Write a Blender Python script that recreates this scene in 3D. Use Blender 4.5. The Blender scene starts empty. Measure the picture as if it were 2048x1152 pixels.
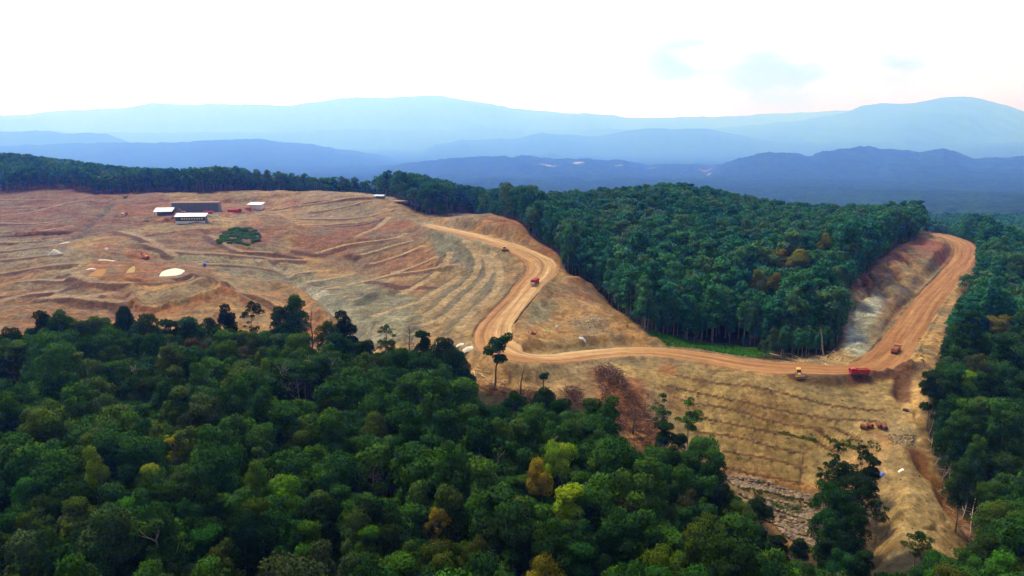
import bpy, bmesh, math, random
import numpy as np
from mathutils import Vector, Matrix, Euler

SC = bpy.context.scene
COL = SC.collection
R = math.radians

# ------------------------------------------------------------------ camera
CAM_Z = 100.0                       # metres above the valley road datum
PITCH = R(11.6)                     # looking down
FPX = 1462.0                        # focal length in photo pixels (2048 wide)
cam_d = bpy.data.cameras.new('camera')
cam_d.sensor_width = 36.0
cam_d.lens = 36.0 * FPX / 2048.0
cam_d.clip_start = 1.0
cam_d.clip_end = 200000.0
cam = bpy.data.objects.new('camera', cam_d)
COL.objects.link(cam)
cam.location = (0, 0, CAM_Z)
cam.rotation_euler = (math.pi / 2 - PITCH, 0, 0)
SC.camera = cam

# ------------------------------------------------------------------ sky, sun, exposure
SUN_EL, SUN_AZ = R(64), R(-50)       # high, a little ahead on the left
world = bpy.data.worlds.new('World')
SC.world = world
world.use_nodes = True
wt = world.node_tree
wn, wl = wt.nodes, wt.links
wn.clear()
w_out = wn.new('ShaderNodeOutputWorld')
w_bg = wn.new('ShaderNodeBackground')
w_bg.inputs['Strength'].default_value = 0.1
w_sky = wn.new('ShaderNodeTexSky')
w_sky.sky_type = 'NISHITA'
w_sky.sun_disc = False
w_sky.sun_elevation = SUN_EL
w_sky.sun_rotation = SUN_AZ
w_tc = wn.new('ShaderNodeTexCoord')
# a bright overcast deck over the blue sky, thinner in a few wisps to the right
w_map = wn.new('ShaderNodeMapping')
w_map.inputs['Scale'].default_value = (4.0, 4.0, 13.0)
w_noise = wn.new('ShaderNodeTexNoise')
w_noise.inputs['Scale'].default_value = 1.15
w_noise.inputs['Detail'].default_value = 5.0
w_noise.inputs['Roughness'].default_value = 0.55
w_rng = wn.new('ShaderNodeMapRange')
w_rng.interpolation_type = 'SMOOTHSTEP'
w_rng.inputs['From Min'].default_value = 0.34
w_rng.inputs['From Max'].default_value = 0.56
w_st = wn.new('ShaderNodeMapping'); w_st.inputs['Scale'].default_value = (1.0, 1.0, 1.7)
wl.new(w_tc.outputs['Generated'], w_st.inputs['Vector'])
w_sum = None
for cdir, r0, r1 in (((0.2206, 0.9707, 0.0942 * 1.7), 0.02, 0.12), ((0.332, 0.940, 0.0764 * 1.7), 0.03, 0.16), ((0.44, 0.89, 0.085 * 1.7), 0.0, 0.13)):
    w_dist = wn.new('ShaderNodeVectorMath'); w_dist.operation = 'DISTANCE'; w_dist.inputs[1].default_value = cdir
    w_nr = wn.new('ShaderNodeMapRange'); w_nr.interpolation_type = 'SMOOTHSTEP'
    w_nr.inputs['From Min'].default_value = r0; w_nr.inputs['From Max'].default_value = r1; w_nr.inputs['To Min'].default_value = 1.0; w_nr.inputs['To Max'].default_value = 0.0
    wl.new(w_st.outputs['Vector'], w_dist.inputs[0]); wl.new(w_dist.outputs['Value'], w_nr.inputs['Value'])
    if w_sum is None: w_sum = w_nr.outputs['Result']
    else:
        ad_ = wn.new('ShaderNodeMath'); ad_.operation = 'MAXIMUM'; wl.new(w_sum, ad_.inputs[0]); wl.new(w_nr.outputs['Result'], ad_.inputs[1]); w_sum = ad_.outputs[0]
w_mul = wn.new('ShaderNodeMath'); w_mul.operation = 'MULTIPLY'
w_amt = wn.new('ShaderNodeMath'); w_amt.operation = 'MULTIPLY'
w_amt.inputs[1].default_value = 0.99
w_mix = wn.new('ShaderNodeMix'); w_mix.data_type = 'RGBA'
# the deck is thinnest and brightest low ahead, greyer overhead and behind
w_dot = wn.new('ShaderNodeVectorMath'); w_dot.operation = 'DOT_PRODUCT'
w_dot.inputs[1].default_value = (-0.18, 0.97, 0.12)
w_deck = wn.new('ShaderNodeMapRange'); w_deck.interpolation_type = 'SMOOTHSTEP'
w_deck.inputs['From Min'].default_value = 0.15
w_deck.inputs['From Max'].default_value = 0.85
w_dk = wn.new('ShaderNodeMix'); w_dk.data_type = 'RGBA'
w_dk.inputs[6].default_value = (3.9, 4.05, 4.2, 1)
w_dk.inputs[7].default_value = (20.0, 21.0, 35.0, 1)
wl.new(w_tc.outputs['Generated'], w_dot.inputs[0])
wl.new(w_dot.outputs['Value'], w_deck.inputs['Value'])
wl.new(w_deck.outputs['Result'], w_dk.inputs[0])
wl.new(w_dk.outputs[2], w_mix.inputs[6])
w_blue = wn.new('ShaderNodeMix'); w_blue.data_type = 'RGBA'
w_blue.inputs[0].default_value = 0.9
w_blue.inputs[7].default_value = (6.6, 8.4, 11.6, 1)
wl.new(w_tc.outputs['Generated'], w_map.inputs['Vector'])
wl.new(w_map.outputs['Vector'], w_noise.inputs['Vector'])
wl.new(w_noise.outputs['Fac'], w_rng.inputs['Value'])
wl.new(w_rng.outputs['Result'], w_mul.inputs[0])
wl.new(w_sum, w_mul.inputs[1])
wl.new(w_mul.outputs[0], w_amt.inputs[0])
wl.new(w_amt.outputs[0], w_mix.inputs[0])
wl.new(w_sky.outputs['Color'], w_blue.inputs[6])
wl.new(w_blue.outputs[2], w_mix.inputs[7])
wl.new(w_mix.outputs[2], w_bg.inputs['Color'])
wl.new(w_bg.outputs['Background'], w_out.inputs['Surface'])

sun_d = bpy.data.lights.new('sun', 'SUN')
sun_d.energy = 4.0
sun_d.angle = R(10)
sun_d.color = (1.0, 0.90, 0.70)
sun = bpy.data.objects.new('sun', sun_d)
COL.objects.link(sun)
sv = Vector((math.sin(SUN_AZ) * math.cos(SUN_EL), math.cos(SUN_AZ) * math.cos(SUN_EL), math.sin(SUN_EL)))
sun.rotation_euler = sv.to_track_quat('Z', 'Y').to_euler()
sun.location = (0, 0, 900)

SC.view_settings.view_transform = 'Standard'
SC.view_settings.look = 'None'
SC.view_settings.exposure = 0.0
SC.view_settings.gamma = 1.0
SC.view_settings.use_curve_mapping = False
SC.render.engine = 'CYCLES'
SC.cycles.max_bounces = 5
SC.cycles.diffuse_bounces = 2
SC.cycles.glossy_bounces = 2
SC.cycles.transmission_bounces = 3
SC.cycles.volume_bounces = 3
SC.cycles.sample_clamp_indirect = 4.0

rng = np.random.default_rng(11)
random.seed(5)
# ------------------------------------------------------------------ survey helpers
CP, SP = math.cos(PITCH), math.sin(PITCH)
def slope_t(v):                                    # fall per metre ahead along a sight line
    a = PITCH + np.arctan((np.asarray(v, float) - 576.0) / FPX)
    return np.tan(a)
def sight(u, v, Y):                                # a surveyed point: bearing, depression, metres ahead
    D = Y * slope_t(v)
    X = (np.asarray(u, float) - 1024.0) / FPX * (Y * CP + D * SP)
    return X, np.asarray(Y, float) + 0 * X, CAM_Z - D
def bearing(u, Y, D):
    X = (np.asarray(u, float) - 1024.0) / FPX * (np.asarray(Y, float) * CP + np.asarray(D, float) * SP)
    return X, Y, CAM_Z - np.asarray(D, float)
def to_px(X, Y, Z):
    D = CAM_Z - Z
    w = Y * CP + D * SP
    return 1024 + FPX * X / w, 576 + FPX * (D * CP - Y * SP) / w

# smooth lattice noise in world metres
_perm = np.random.default_rng(3).random(65536).astype(np.float32)
def vnoise(x, y, seed=0):
    xi = np.floor(x).astype(np.int64); yi = np.floor(y).astype(np.int64)
    fx = x - xi; fy = y - yi
    fx = fx * fx * fx * (fx * (fx * 6 - 15) + 10); fy = fy * fy * fy * (fy * (fy * 6 - 15) + 10)
    def h(a, b):
        n = (a * 374761393 + b * 668265263 + seed * 974711) & 0x7fffffff
        n = ((n ^ (n >> 13)) * 1274126177) & 0x7fffffff
        return _perm[(n ^ (n >> 16)) & 65535]
    a = h(xi, yi) * (1 - fx) + h(xi + 1, yi) * fx
    b = h(xi, yi + 1) * (1 - fx) + h(xi + 1, yi + 1) * fx
    return (a * (1 - fy) + b * fy) * 2 - 1
def fbm(x, y, oct=4, seed=0, gain=0.5):
    s = 0; a = 1.0; t = 0
    for i in range(oct):
        s = s + a * vnoise(x * 2 ** i + 17.3 * i, y * 2 ** i - 9.1 * i, seed + i); t += a; a *= gain
    return s / t
def sstep(a, b, x):
    t = np.clip((x - a) / (b - a), 0, 1); return t * t * (3 - 2 * t)

# ------------------------------------------------------------------ survey points of the bare ground
ROAD = [(1845,464,640,5),(1895,474,610,6),(1928,490,570,7),(1930,515,530,7.5),(1902,550,475,7.2),(1866,590,430,7.2),(1833,635,380,7.6),
        (1806,672,350,8),(1780,708,322,8.5),(1740,734,307,8.2),(1690,740,303,8),(1600,737,303.5,8.6),(1500,731,306,9.5),(1400,714,316,8.5),(1300,703,322,7.5),
        (1200,707,318,7.5),(1110,717,307,8),(1045,712,301,9),(1000,695,308,10),(985,672,325,9),(995,645,343,8),(1025,610,368,7.5),
        (1058,570,396,8),(1080,545,420,9),(1080,525,440,10),(1055,508,458,10),(1005,488,480,9),(940,470,510,8),(885,457,545,7),(850,449,575,5)]
P_SIGHT = [(a,b,c) for a,b,c,_ in ROAD] + [
 # mine floor and settling ponds
 (213,500,520),(290,518,505),(240,541,450),(340,546,445),(190,549,440),(270,575,405),(420,560,430),
 (300,605,385),(420,590,390),(100,560,440),(0,600,400),(100,620,375),(0,540,480),(0,480,580),(100,500,520),(50,440,690),(0,400,850),
 (-150,540,480),(-150,420,760),(-150,620,390),
 (100,385,880),(200,390,860),(250,425,720),(190,440,680),(380,443,640),(470,425,715),(515,418,745),(330,434,680),(300,420,735),
 (450,458,600),(480,490,545),(480,505,530),(640,383,800),(740,388,740),(540,383,830),(420,392,800),(300,388,860),
 (700,420,690),(650,450,630),(770,410,690),(830,440,620),(800,425,660),(850,455,572),
 (830,520,500),(740,520,520),(600,520,530),(440,525,497),(550,560,470),(640,600,420),(700,640,380),(760,680,345),
 (900,560,440),(960,560,425),(850,600,400),(800,640,370),(900,640,360),(880,690,325),(850,560,450),(760,570,455),
 (740,480,560),(830,480,540),(650,500,550),(580,450,610),(570,480,570),(900,500,490),(960,500,478),(1000,520,450),(1020,555,412),(960,630,357),(940,660,335),
 # spoil hump behind the road and the flat inside the bend
 (950,430,545),(1030,450,500),(1100,500,455),(1120,525,440),(890,437,575),(1160,575,400),(1130,620,370),(1150,650,352),(1250,650,350),
 (1200,610,375),(1300,675,335),(1060,640,348),(1080,690,318),(1200,690,327),(1350,690,328),(1110,570,398),
 # wet green strip, clearing below the forest
 (1380,688,349),(1480,708,336),(1550,715,333),(1650,705,338),(1620,725,318),
 # road cut on the right
 (1720,650,365),(1700,580,410),(1760,540,460),(1830,490,520),(1880,482,568),(1700,700,330),(1790,600,405),(1740,690,334),
 (1900,600,415),(1870,680,342),(1880,640,370),(1850,720,312),(1830,760,290),(1860,800,270),(1945,540,490),
 # terraced embankment, rip-rap, spur
 (1500,757,290),(1400,738,301),(1300,722,312),(1200,727,306),(1600,764,289),(1700,767,289),(1780,764,290),(1500,830,268),(1400,800,280),(1350,850,263),(1550,930,246),(1650,900,252),
 (1450,930,247),(1700,860,258),(1530,1000,232),(1600,1090,215),(1500,1060,221),(1650,980,236),(1800,820,266),(1740,856,256),(1800,900,243),(1830,1000,216),(1820,1080,198),
 (1800,1152,183),(1880,1000,222),(1920,1090,202),(1850,900,245),(1740,1000,226),(1725,1100,208),(1690,1060,214),(1755,960,232),
 # below the road bend, felled slope
 (1180,740,298),(1250,790,276),(1280,840,262),(1270,880,253),(1150,790,275),(1050,750,290),(950,700,312),(980,770,283),(930,740,296),
 # old forest edge behind the mine
 (150,378,930),(800,405,780),(700,386,830)]
P_BEAR = [(0,330,92),(200,310,93),(400,310,94),(600,300,96),(800,300,97),(0,250,98),(300,250,100),(600,250,102),(900,250,105),(1100,250,108),
 (0,180,106),(400,180,108),(800,180,112),(1100,200,113),(1300,220,117),(1450,215,124),(1200,150,120),(1500,180,129),(1600,180,131),(1680,190,129),
 (1024,110,120),(300,110,116),(1800,110,127),(0,110,113),(-400,110,112),(2400,110,130),(1024,40,122),(0,40,118),(2000,40,128),(-400,250,100),(-400,350,95),(-400,600,84),(-400,900,72),
 (1250,400,98),(1200,450,92),(1150,500,82),(1350,450,86),(1350,550,76),(1350,650,70),(1350,740,76),(1500,450,90),(1500,550,82),(1550,650,86),(1600,720,92),(1750,750,99),
 (1650,400,90),(1670,450,85),(1745,520,80),(1800,600,82),(1830,680,91),(1950,330,108),(2040,330,113),(2150,300,120),(2000,420,106),(2000,520,104),(2040,600,109),
 (2000,700,117),(2000,900,135),(1950,260,112),(2050,240,122),(2000,200,126),(2050,160,128),(1950,180,124),(1900,150,123),(2400,400,118),(2400,700,130),
 (1000,600,71),(900,640,70),(1100,650,75),(1200,600,76),(950,800,80),(1150,800,88),(1350,900,100),(1600,900,115),(1000,1100,120),(1350,1200,150),(1600,1200,155),(2000,1200,165),(2400,1200,165),
 (0,950,66),(0,1280,58),(-300,1280,52),(150,1250,68),(200,900,69),(250,1220,79),(400,1150,88),(500,1100,90),(600,1050,89),(750,950,87),(600,900,70),(850,820,70),(800,900,76),
 (-400,1600,120),(0,1600,130),(400,1600,150),(800,1600,165),(1200,1600,175),(1600,1600,180),(2000,1600,185),(2400,1600,185),(700,1300,140)]
cx, cy, cz = [], [], []
for p in P_SIGHT:
    a, b, c = sight(*p); cx.append(float(a)); cy.append(float(b)); cz.append(float(c))
for p in P_BEAR:
    a, b, c = bearing(*p); cx.append(float(a)); cy.append(float(b)); cz.append(float(c))
cx, cy, cz = map(np.array, (cx, cy, cz))
def _uv(x, y): return 1.25 * x / y, np.log(y)
ca, cb = _uv(cx, cy)
def _tps(r2): return 0.5 * r2 * np.log(r2 + 1e-12)
n = len(ca)
K = _tps((ca[:, None] - ca) ** 2 + (cb[:, None] - cb) ** 2) + 2e-4 * np.eye(n)
Pm = np.c_[np.ones(n), ca, cb]
sol = np.linalg.solve(np.block([[K, Pm], [Pm.T, np.zeros((3, 3))]]), np.r_[cz, 0, 0, 0])

# fan-shaped grid of the ground: bearings x distances, finest where the works lie
gk = np.r_[np.linspace(-1.7, -0.86, 30)[:-1], np.linspace(-0.86, 0.86, 1060), np.linspace(0.86, 1.7, 30)[1:]]
gy = [18.0]
while gy[-1] < 1620:
    y = gy[-1]
    gy.append(y + (3.0 if y < 110 else min(max(0.55, y * y / 62000.0), 1.5) if y < 760 else min(1.5 + (y - 760) * 0.02, 14)))
gy = np.array(gy)
GY, GK = np.meshgrid(gy, gk, indexing='ij')
GX = GK * GY
Z = np.empty_like(GX)
for i in range(0, len(gy), 20):
    a, b = _uv(GX[i:i + 20], GY[i:i + 20])
    r2 = (a[..., None] - ca) ** 2 + (b[..., None] - cb) ** 2
    Z[i:i + 20] = _tps(r2) @ sol[:n] + sol[n] + sol[n + 1] * a + sol[n + 2] * b

def ground(x, y, A=None):                           # height (or any grid layer) at world points
    A = Z if A is None else A
    x = np.asarray(x, float); y = np.asarray(y, float)
    fi = np.clip(np.interp(y, gy, np.arange(len(gy))), 0, len(gy) - 1.001)
    fj = np.clip(np.interp(x / np.maximum(y, 1), gk, np.arange(len(gk))), 0, len(gk) - 1.001)
    i = fi.astype(int); j = fj.astype(int); a = fi - i; b = fj - j
    return (A[i, j] * (1 - b) + A[i, j + 1] * b) * (1 - a) + (A[i + 1, j] * (1 - b) + A[i + 1, j + 1] * b) * a
_ys = np.exp(np.linspace(math.log(70), math.log(1590), 3500))
def land(u, v, A=None, lift=0.0):                   # where a sight line meets the ground (lift metres above it)
    D = _ys * slope_t(v)
    X = (u - 1024.0) / FPX * (_ys * CP + D * SP)
    below = (CAM_Z - D) < ground(X, _ys, A) + lift
    i = int(np.argmax(below)) if below.any() else len(_ys) - 1
    return float(X[i]), float(_ys[i])
ZB = Z.copy()
def trace(pts, step=None):                           # sight-line polyline -> world polyline on the ground
    return np.array([land(p[0], p[1], ZB) for p in pts])
def smooth_line(P, k=6):                             # Catmull-Rom through world points (any columns)
    P = np.asarray(P, float); Q = np.vstack([2 * P[0] - P[1], P, 2 * P[-1] - P[-2]]); out = []
    for i in range(1, len(Q) - 2):
        for t in np.arange(k) / k:
            out.append(0.5 * ((2 * Q[i]) + (-Q[i-1] + Q[i+1]) * t + (2*Q[i-1] - 5*Q[i] + 4*Q[i+1] - Q[i+2]) * t*t + (-Q[i-1] + 3*Q[i] - 3*Q[i+1] + Q[i+2]) * t**3))
    out.append(P[-1]); return np.array(out)
def near_line(L, reach):                             # grid cells within reach: index, distance, column values at nearest point, side
    x0, x1 = L[:, 0].min() - reach, L[:, 0].max() + reach
    y0, y1 = L[:, 1].min() - reach, L[:, 1].max() + reach
    m = (GX > x0) & (GX < x1) & (GY > y0) & (GY < y1)
    idx = np.flatnonzero(m.ravel())
    px = GX.ravel()[idx]; py = GY.ravel()[idx]
    best = np.full(len(idx), 1e9); val = np.zeros((len(idx), L.shape[1] + 1)); side = np.zeros(len(idx))
    acc = 0.0
    for a, b in zip(L[:-1], L[1:]):
        d = b[:2] - a[:2]; l2 = max(d @ d, 1e-9); ln = math.sqrt(l2)
        t = np.clip(((px - a[0]) * d[0] + (py - a[1]) * d[1]) / l2, 0, 1)
        dd = np.hypot(px - a[0] - t * d[0], py - a[1] - t * d[1])
        k = dd < best
        best[k] = dd[k]
        val[k, :-1] = a + t[k, None] * (b - a)
        val[k, -1] = acc + t[k] * ln
        side[k] = np.sign(d[0] * (py[k] - a[1]) - d[1] * (px[k] - a[0]))
        acc += ln
    k = best < reach
    return idx[k], best[k], val[k], side[k]
def in_poly(P, x, y):
    P = np.asarray(P); r = np.zeros(np.shape(x), bool); j = len(P) - 1
    for i in range(len(P)):
        xi, yi = P[i, :2]; xj, yj = P[j, :2]
        c = ((yi > y) != (yj > y)) & (x < (xj - xi) * (y - yi) / ((yj - yi) or 1e-9) + xi)
        r ^= c; j = i
    return r
def poly_mask(P, soft=0):                            # 0..1 grid layer inside a world polygon with a ragged soft edge
    m = in_poly(P, GX, GY).astype(np.float32)
    if soft:
        L = np.vstack([P, P[:1]])[:, :2]
        i, d, v, s = near_line(L, soft * 2.2)
        f = m.ravel(); sd = np.where(f[i] > 0.5, d, -d)
        sd = sd + soft * 0.9 * fbm(GX.ravel()[i] / (soft * 2.0), GY.ravel()[i] / (soft * 2.0), 3, 41)
        f[i] = sstep(-soft, soft, sd)
    return m
# ------------------------------------------------------------------ shaping the ground
ZF = Z.ravel()                                       # view on Z
def W(pts): return smooth_line(trace(pts), 5)
CLEARED = trace([(-420,384),(-200,372),(0,366),(120,376),(300,387),(420,387),(540,380),(640,378),(745,384),(800,408),(850,432),(890,432),(940,426),(1030,447),(1105,500),(1122,540),
 (1165,561),(1212,600),(1262,650),(1330,680),(1400,698),(1480,714),(1560,722),(1640,713),(1688,700),(1690,620),(1708,580),(1760,530),(1835,480),(1838,462),
 (1900,470),(1945,492),(1950,545),(1922,600),(1897,650),(1882,690),(1862,740),(1850,800),(1850,860),(1882,940),(1922,1060),(1945,1145),(1712,1145),(1640,1120),(1560,1070),
 (1480,1000),(1440,945),(1350,890),(1280,905),(1235,870),(1150,805),(1000,792),(920,775),(890,745),(850,722),(700,722),(640,742),(600,692),(450,682),(300,690),(0,692),(-420,692)])
k_ = np.minimum(1, 905 / CLEARED[:, 1]); CLEARED *= k_[:, None]
clr = poly_mask(CLEARED, 3.0)
GREEN = trace([(1290,662),(1360,676),(1440,686),(1520,700),(1545,712),(1500,716),(1420,704),(1340,688)])

# rough natural relief: rolling under the forest, rills and lumps on the works
far = sstep(250, 900, GY)
Z += (1 - clr) * (2.2 * fbm(GX / 55, GY / 55, 4, 5) + 3.0 * far * fbm(GX / 160, GY / 160, 3, 8))
rough = clr * (1.0 * fbm(GX / 15, GY / 15, 5, 15, 0.62) - 1.1 * sstep(.0, .12, .12 - np.abs(fbm(GX / 16, GY / 16, 3, 25))) * sstep(-.1, .3, fbm(GX / 40, GY / 40, 2, 27)))
EMB = trace([(1200,716),(1320,712),(1500,746),(1600,757),(1790,757),(1815,820),(1760,862),(1650,965),(1600,985),(1440,945),(1340,880),(1290,800)])
TER = trace([(560,400),(640,384),(745,386),(800,415),(870,452),(960,480),(1000,520),(1005,590),(960,640),(860,650),(800,640),(700,590),(640,560),(600,500),(580,450)])
smoothed = 1 - .85 * poly_mask(EMB, 4) - .62 * poly_mask(TER, 6)
banks = clr * sstep(300, 420, GY) * (1.7 * (.5 - np.abs(fbm(GX / 48, GY / 26, 4, 301, .55)) * 2.2) + 1.2 * fbm(GX / 20, GY / 12, 3, 305))
flat_mask = np.ones_like(Z)
def level(L, hw, fade, z=None, drop=0.0):            # cut or fill a shelf along a line
    i, d, v, s = near_line(L, hw + fade)
    h = v[:, 2] if L.shape[1] > 2 else z
    k = 1 - sstep(hw, hw + fade, d)
    ZF[i] = ZF[i] * (1 - k) + (h - drop) * k
    flat_mask.ravel()[i] *= 1 - 0.85 * k
def with_z(L): return np.c_[L, ground(L[:, 0], L[:, 1], ZB)]
def mound(L, h, w, rag=0.35):                        # ridge (or ditch when h < 0)
    i, d, v, s = near_line(L, w * 1.6)
    x, y = GX.ravel()[i], GY.ravel()[i]
    q = 1 + rag * fbm(x / (w * 1.3), y / (w * 1.3), 3, 61)
    ln = v[:, -1].max() if len(v) else 1
    end = sstep(0, w, v[:, -1]) * sstep(0, w, ln - v[:, -1])
    ZF[i] += h * q * np.exp(-(d / (w * 0.6)) ** 2) * (0.3 + 0.7 * end)

def step_face(L, hw, A, reach):                      # steeper faces above and below a bench
    i, d, v, s = near_line(L[:, :2], hw + reach)
    c = len(L) // 2; t = L[c] - L[c - 1]; nrm = np.array([-t[1], t[0]]) / (np.hypot(t[0], t[1]) + 1e-9)
    up = ground(*(L[c, :2] + 5 * nrm), ZB) - ground(*(L[c, :2] - 5 * nrm), ZB)
    sg = np.sign(up) or 1.0
    ln = v[:, -1].max(); end = sstep(0, 12, v[:, -1]) * sstep(0, 12, ln - v[:, -1])
    g = sstep(hw * .8, hw + 1.3, d) * (1 - sstep(hw + 1.6, hw + reach, d))
    ZF[i] += A * sg * s * g * end
BENCH_R = [[(601,411),(666,402),(733,393)],[(630,423),(695,412),(745,400)],[(577,437),(642,437),(725,434),(769,424),(787,418)],[(601,449),(666,448),(710,445)],
 [(636,505),(695,489),(784,477),(813,467)],[(710,474),(754,455),(778,434)],[(728,508),(784,492),(822,482)],[(745,527),(798,511),(843,492)],[(787,545),(843,527),(872,514)],
 [(657,577),(707,567),(784,549),(843,541),(914,528)],[(615,563),(707,547)],[(577,547),(630,541)],[(927,483),(950,507),(957,528),(948,552),(912,584),(880,613),(850,630)],
 [(948,497),(971,516),(979,539),(974,557),(942,587),(900,628),(844,651)],[(983,511),(998,533),(999,563),(983,592),(948,622),(919,656)],[(874,545),(829,575),(806,588)],
 [(918,554),(874,581),(845,600)],[(902,505),(891,527)],[(748,631),(813,611),(854,600)],[(700,600),(760,588),(815,580)]]
BENCH_L = [[(0,399),(88,400),(165,393),(206,387)],[(0,431),(65,423),(133,406),(180,400)],[(0,464),(74,462),(142,452)],[(0,502),(59,496),(110,490)],[(0,520),(59,514),(133,507)],
 [(-60,556),(0,546),(88,532),(165,526)],[(-60,580),(0,570),(74,560),(156,560)],[(-60,616),(0,602),(59,587),(120,580)],[(88,596),(170,592),(218,586)],[(240,462),(300,480),(350,512)],[(350,500),(430,506),(540,516),(600,520)],[(400,528),(500,532),(600,545)]]
BENCH_S = [[(130,578),(200,563),(260,564),(330,558),(392,554)],[(384,556),(450,582),(520,606),(570,640)],[(300,470),(400,458),(430,472)],[(420,508),(520,503),(600,515)],[(210,590),(235,610),(260,640)],[(0,592),(60,588),(110,584)],[(590,500),(640,508),(690,496)],[(640,452),(720,449),(775,438)],[(280,470),(300,490),(340,512)],[(745,562),(800,570),(880,574)],[(0,472),(80,470),(150,462)]]
BENCH_L += [[(120,590),(200,600),(262,604)],[(290,487),(340,500),(400,507)],[(0,446),(80,446),(150,436)],[(0,415),(90,412),(160,402)],[(560,418),(620,404),(700,396),(742,394)],[(150,545),(165,560),(240,566),(300,562),(380,560)],[(420,470),(470,498),(540,505)],[(0,484),(70,482),(120,476)]]
BENCH_E = [[(1356,752),(1462,770),(1583,791),(1674,813),(1767,822)],[(1337,772),(1401,788),(1522,813),(1613,831),(1704,840),(1749,843)],[(1350,796),(1431,813),(1522,837),(1583,852),(1643,859)],
 [(1395,831),(1462,849),(1537,864),(1634,882)],[(1386,861),(1462,873),(1552,897),(1610,906)],[(1450,903),(1522,915),(1607,934)],[(1440,931),(1522,952),(1601,967)],
 [(1646,870),(1716,900)],[(1667,856),(1713,876)],[(1637,888),(1670,902)],
 [(1470,968),(1527,980),(1602,996)],[(1500,1000),(1527,1006),(1602,1034)],[(1520,1035),(1539,1044),(1628,1075)],[(1552,1082),(1653,1110)]]
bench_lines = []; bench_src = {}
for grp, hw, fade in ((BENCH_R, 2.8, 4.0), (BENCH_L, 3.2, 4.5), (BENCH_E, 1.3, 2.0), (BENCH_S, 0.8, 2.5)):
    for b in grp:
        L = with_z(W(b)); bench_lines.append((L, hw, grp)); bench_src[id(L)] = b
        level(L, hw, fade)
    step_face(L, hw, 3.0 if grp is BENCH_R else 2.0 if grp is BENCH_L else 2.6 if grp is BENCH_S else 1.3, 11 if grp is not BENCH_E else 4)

# settling ponds and working flats
PONDS = [[(160,556),(186,537),(222,534),(211,552)],[(235,546),(250,533),(279,530),(278,543)],[(306,551),(316,540),(352,536),(379,542),(360,550)]]
pond_w = []
for P in PONDS:
    Q = trace(P); z0 = float(np.median(ground(Q[:, 0], Q[:, 1], ZB)))
    c = Q.mean(0)
    m = poly_mask(c + (Q - c) * 1.12, 2.5)
    Z[:] = Z * (1 - m) + (z0 - 2.0) * m
    level(smooth_line(np.vstack([c + (Q - c) * 1.22, c + (Q[:1] - c) * 1.22]), 4), 2.2, 6.0, z0 + .25)
    flat_mask *= 1 - 0.9 * m
    pond_w.append((c + (Q - c) * 1.10, z0 - 0.75))
PADS = [[(290,440),(330,408),(440,400),(520,395),(540,415),(500,424),(420,438),(380,446)]]
for P in PADS:
    Q = trace(P); m = poly_mask(Q, 5); z0 = float(np.mean(ground(Q[:, 0], Q[:, 1], ZB)))
    zz = 0.25 * ZB + 0.75 * z0
    Z[:] = Z * (1 - m) + zz * m
    flat_mask *= 1 - 0.8 * m

mound(W([(460,573),(428,591),(354,608),(289,617),(266,600),(262,573)]), 3.0, 4.5)
mound(W([(370,575),(400,572),(430,572)]), 5.0, 12)
mound(W([(380,552),(430,575),(480,600),(520,625)]), 2.5, 6)
mound(W([(266,560),(330,563),(385,556)]), -2.5, 4)
mound(W([(224,405),(212,423),(189,440),(162,470),(121,485)]), -2.6, 5)
mound(W([(250,408),(236,425),(222,445)]), 1.6, 4)
mound(W([(545,520),(590,560),(640,600),(690,640),(735,690)]), -3.0, 7)
mound(W([(520,545),(560,575),(600,590),(660,650)]), 3.2, 8)
mound(W([(1030,668),(1090,690),(1150,687),(1185,676),(1260,676)]), 1.8, 4)
mound(W([(1130,566),(1165,566),(1200,590)]), 3.0, 7)
mound(W([(1120,640),(1180,650),(1230,640)]), 1.6, 7, 0.9)
mound(W([(745,388),(800,415),(860,447)]), 1.5, 8)
mound(W([(1803,757),(1800,775),(1803,797)]), -3.0, 3.5)
mound(W([(1833,911),(1849,939),(1884,971),(1897,1009),(1938,1063)]), -3.2, 4.5)
mound(W([(1660,975),(1670,1020),(1690,1100)]), -2.0, 5)
mound(W([(1212,748),(1235,768),(1265,812)]), 2.6, 8, .8)
mound(W([(1285,775),(1310,820),(1315,850)]), 2.0, 6, .8)
mound(W([(1607,905),(1603,940),(1600,970)]), -.4, 1.2)
mound(W([(1800,890),(1812,960),(1800,1040),(1790,1120)]), 2.0, 6)
for P in ([(1715,600),(1735,580),(1760,560)],[(1750,590),(1772,572),(1800,548)],[(1735,545),(1760,575),(1775,600)],[(1775,525),(1795,550),(1805,570)],[(1720,560),(1740,590)],[(1800,505),(1825,535)]):
    mound(W(P), -2.4, 3.2, 0.8)
i_cut = [(1700,700),(1715,640),(1745,590)]
Z += (rough + banks) * smoothed * flat_mask

# the haul road: a smooth graded line with its own half width
RW = []
for (u, v, Y, hw) in ROAD:
    a = sight(u, v, Y); RW.append((float(a[0]), float(a[1]), float(a[2]), hw))
RW = smooth_line(np.array(RW), 10)
i, d, v, s = near_line(RW, 26)
hw = v[:, 3]
k = 1 - sstep(hw + 1.0, hw + 8.0, d)
ZF[i] = ZF[i] * (1 - k) + (v[:, 2] - 0.35) * k
berm = 0.75 * np.exp(-((d - hw - 1.0) / 0.8) ** 2) * (1 + 0.6 * fbm(GX.ravel()[i] / 6, GY.ravel()[i] / 6, 2, 71))
ZF[i] += berm
mound(W([(1092,545),(1085,569),(1040,625),(1027,645)]), -1.6, 2.6)
mound(W([(1040,545),(1031,569),(1015,587),(968,637),(953,663),(962,690)]), -0.9, 2.2)
mound(W([(1896,519),(1858,565),(1806,602),(1775,645),(1757,688),(1739,720),(1700,734)]), -1.1, 2.2)
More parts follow.
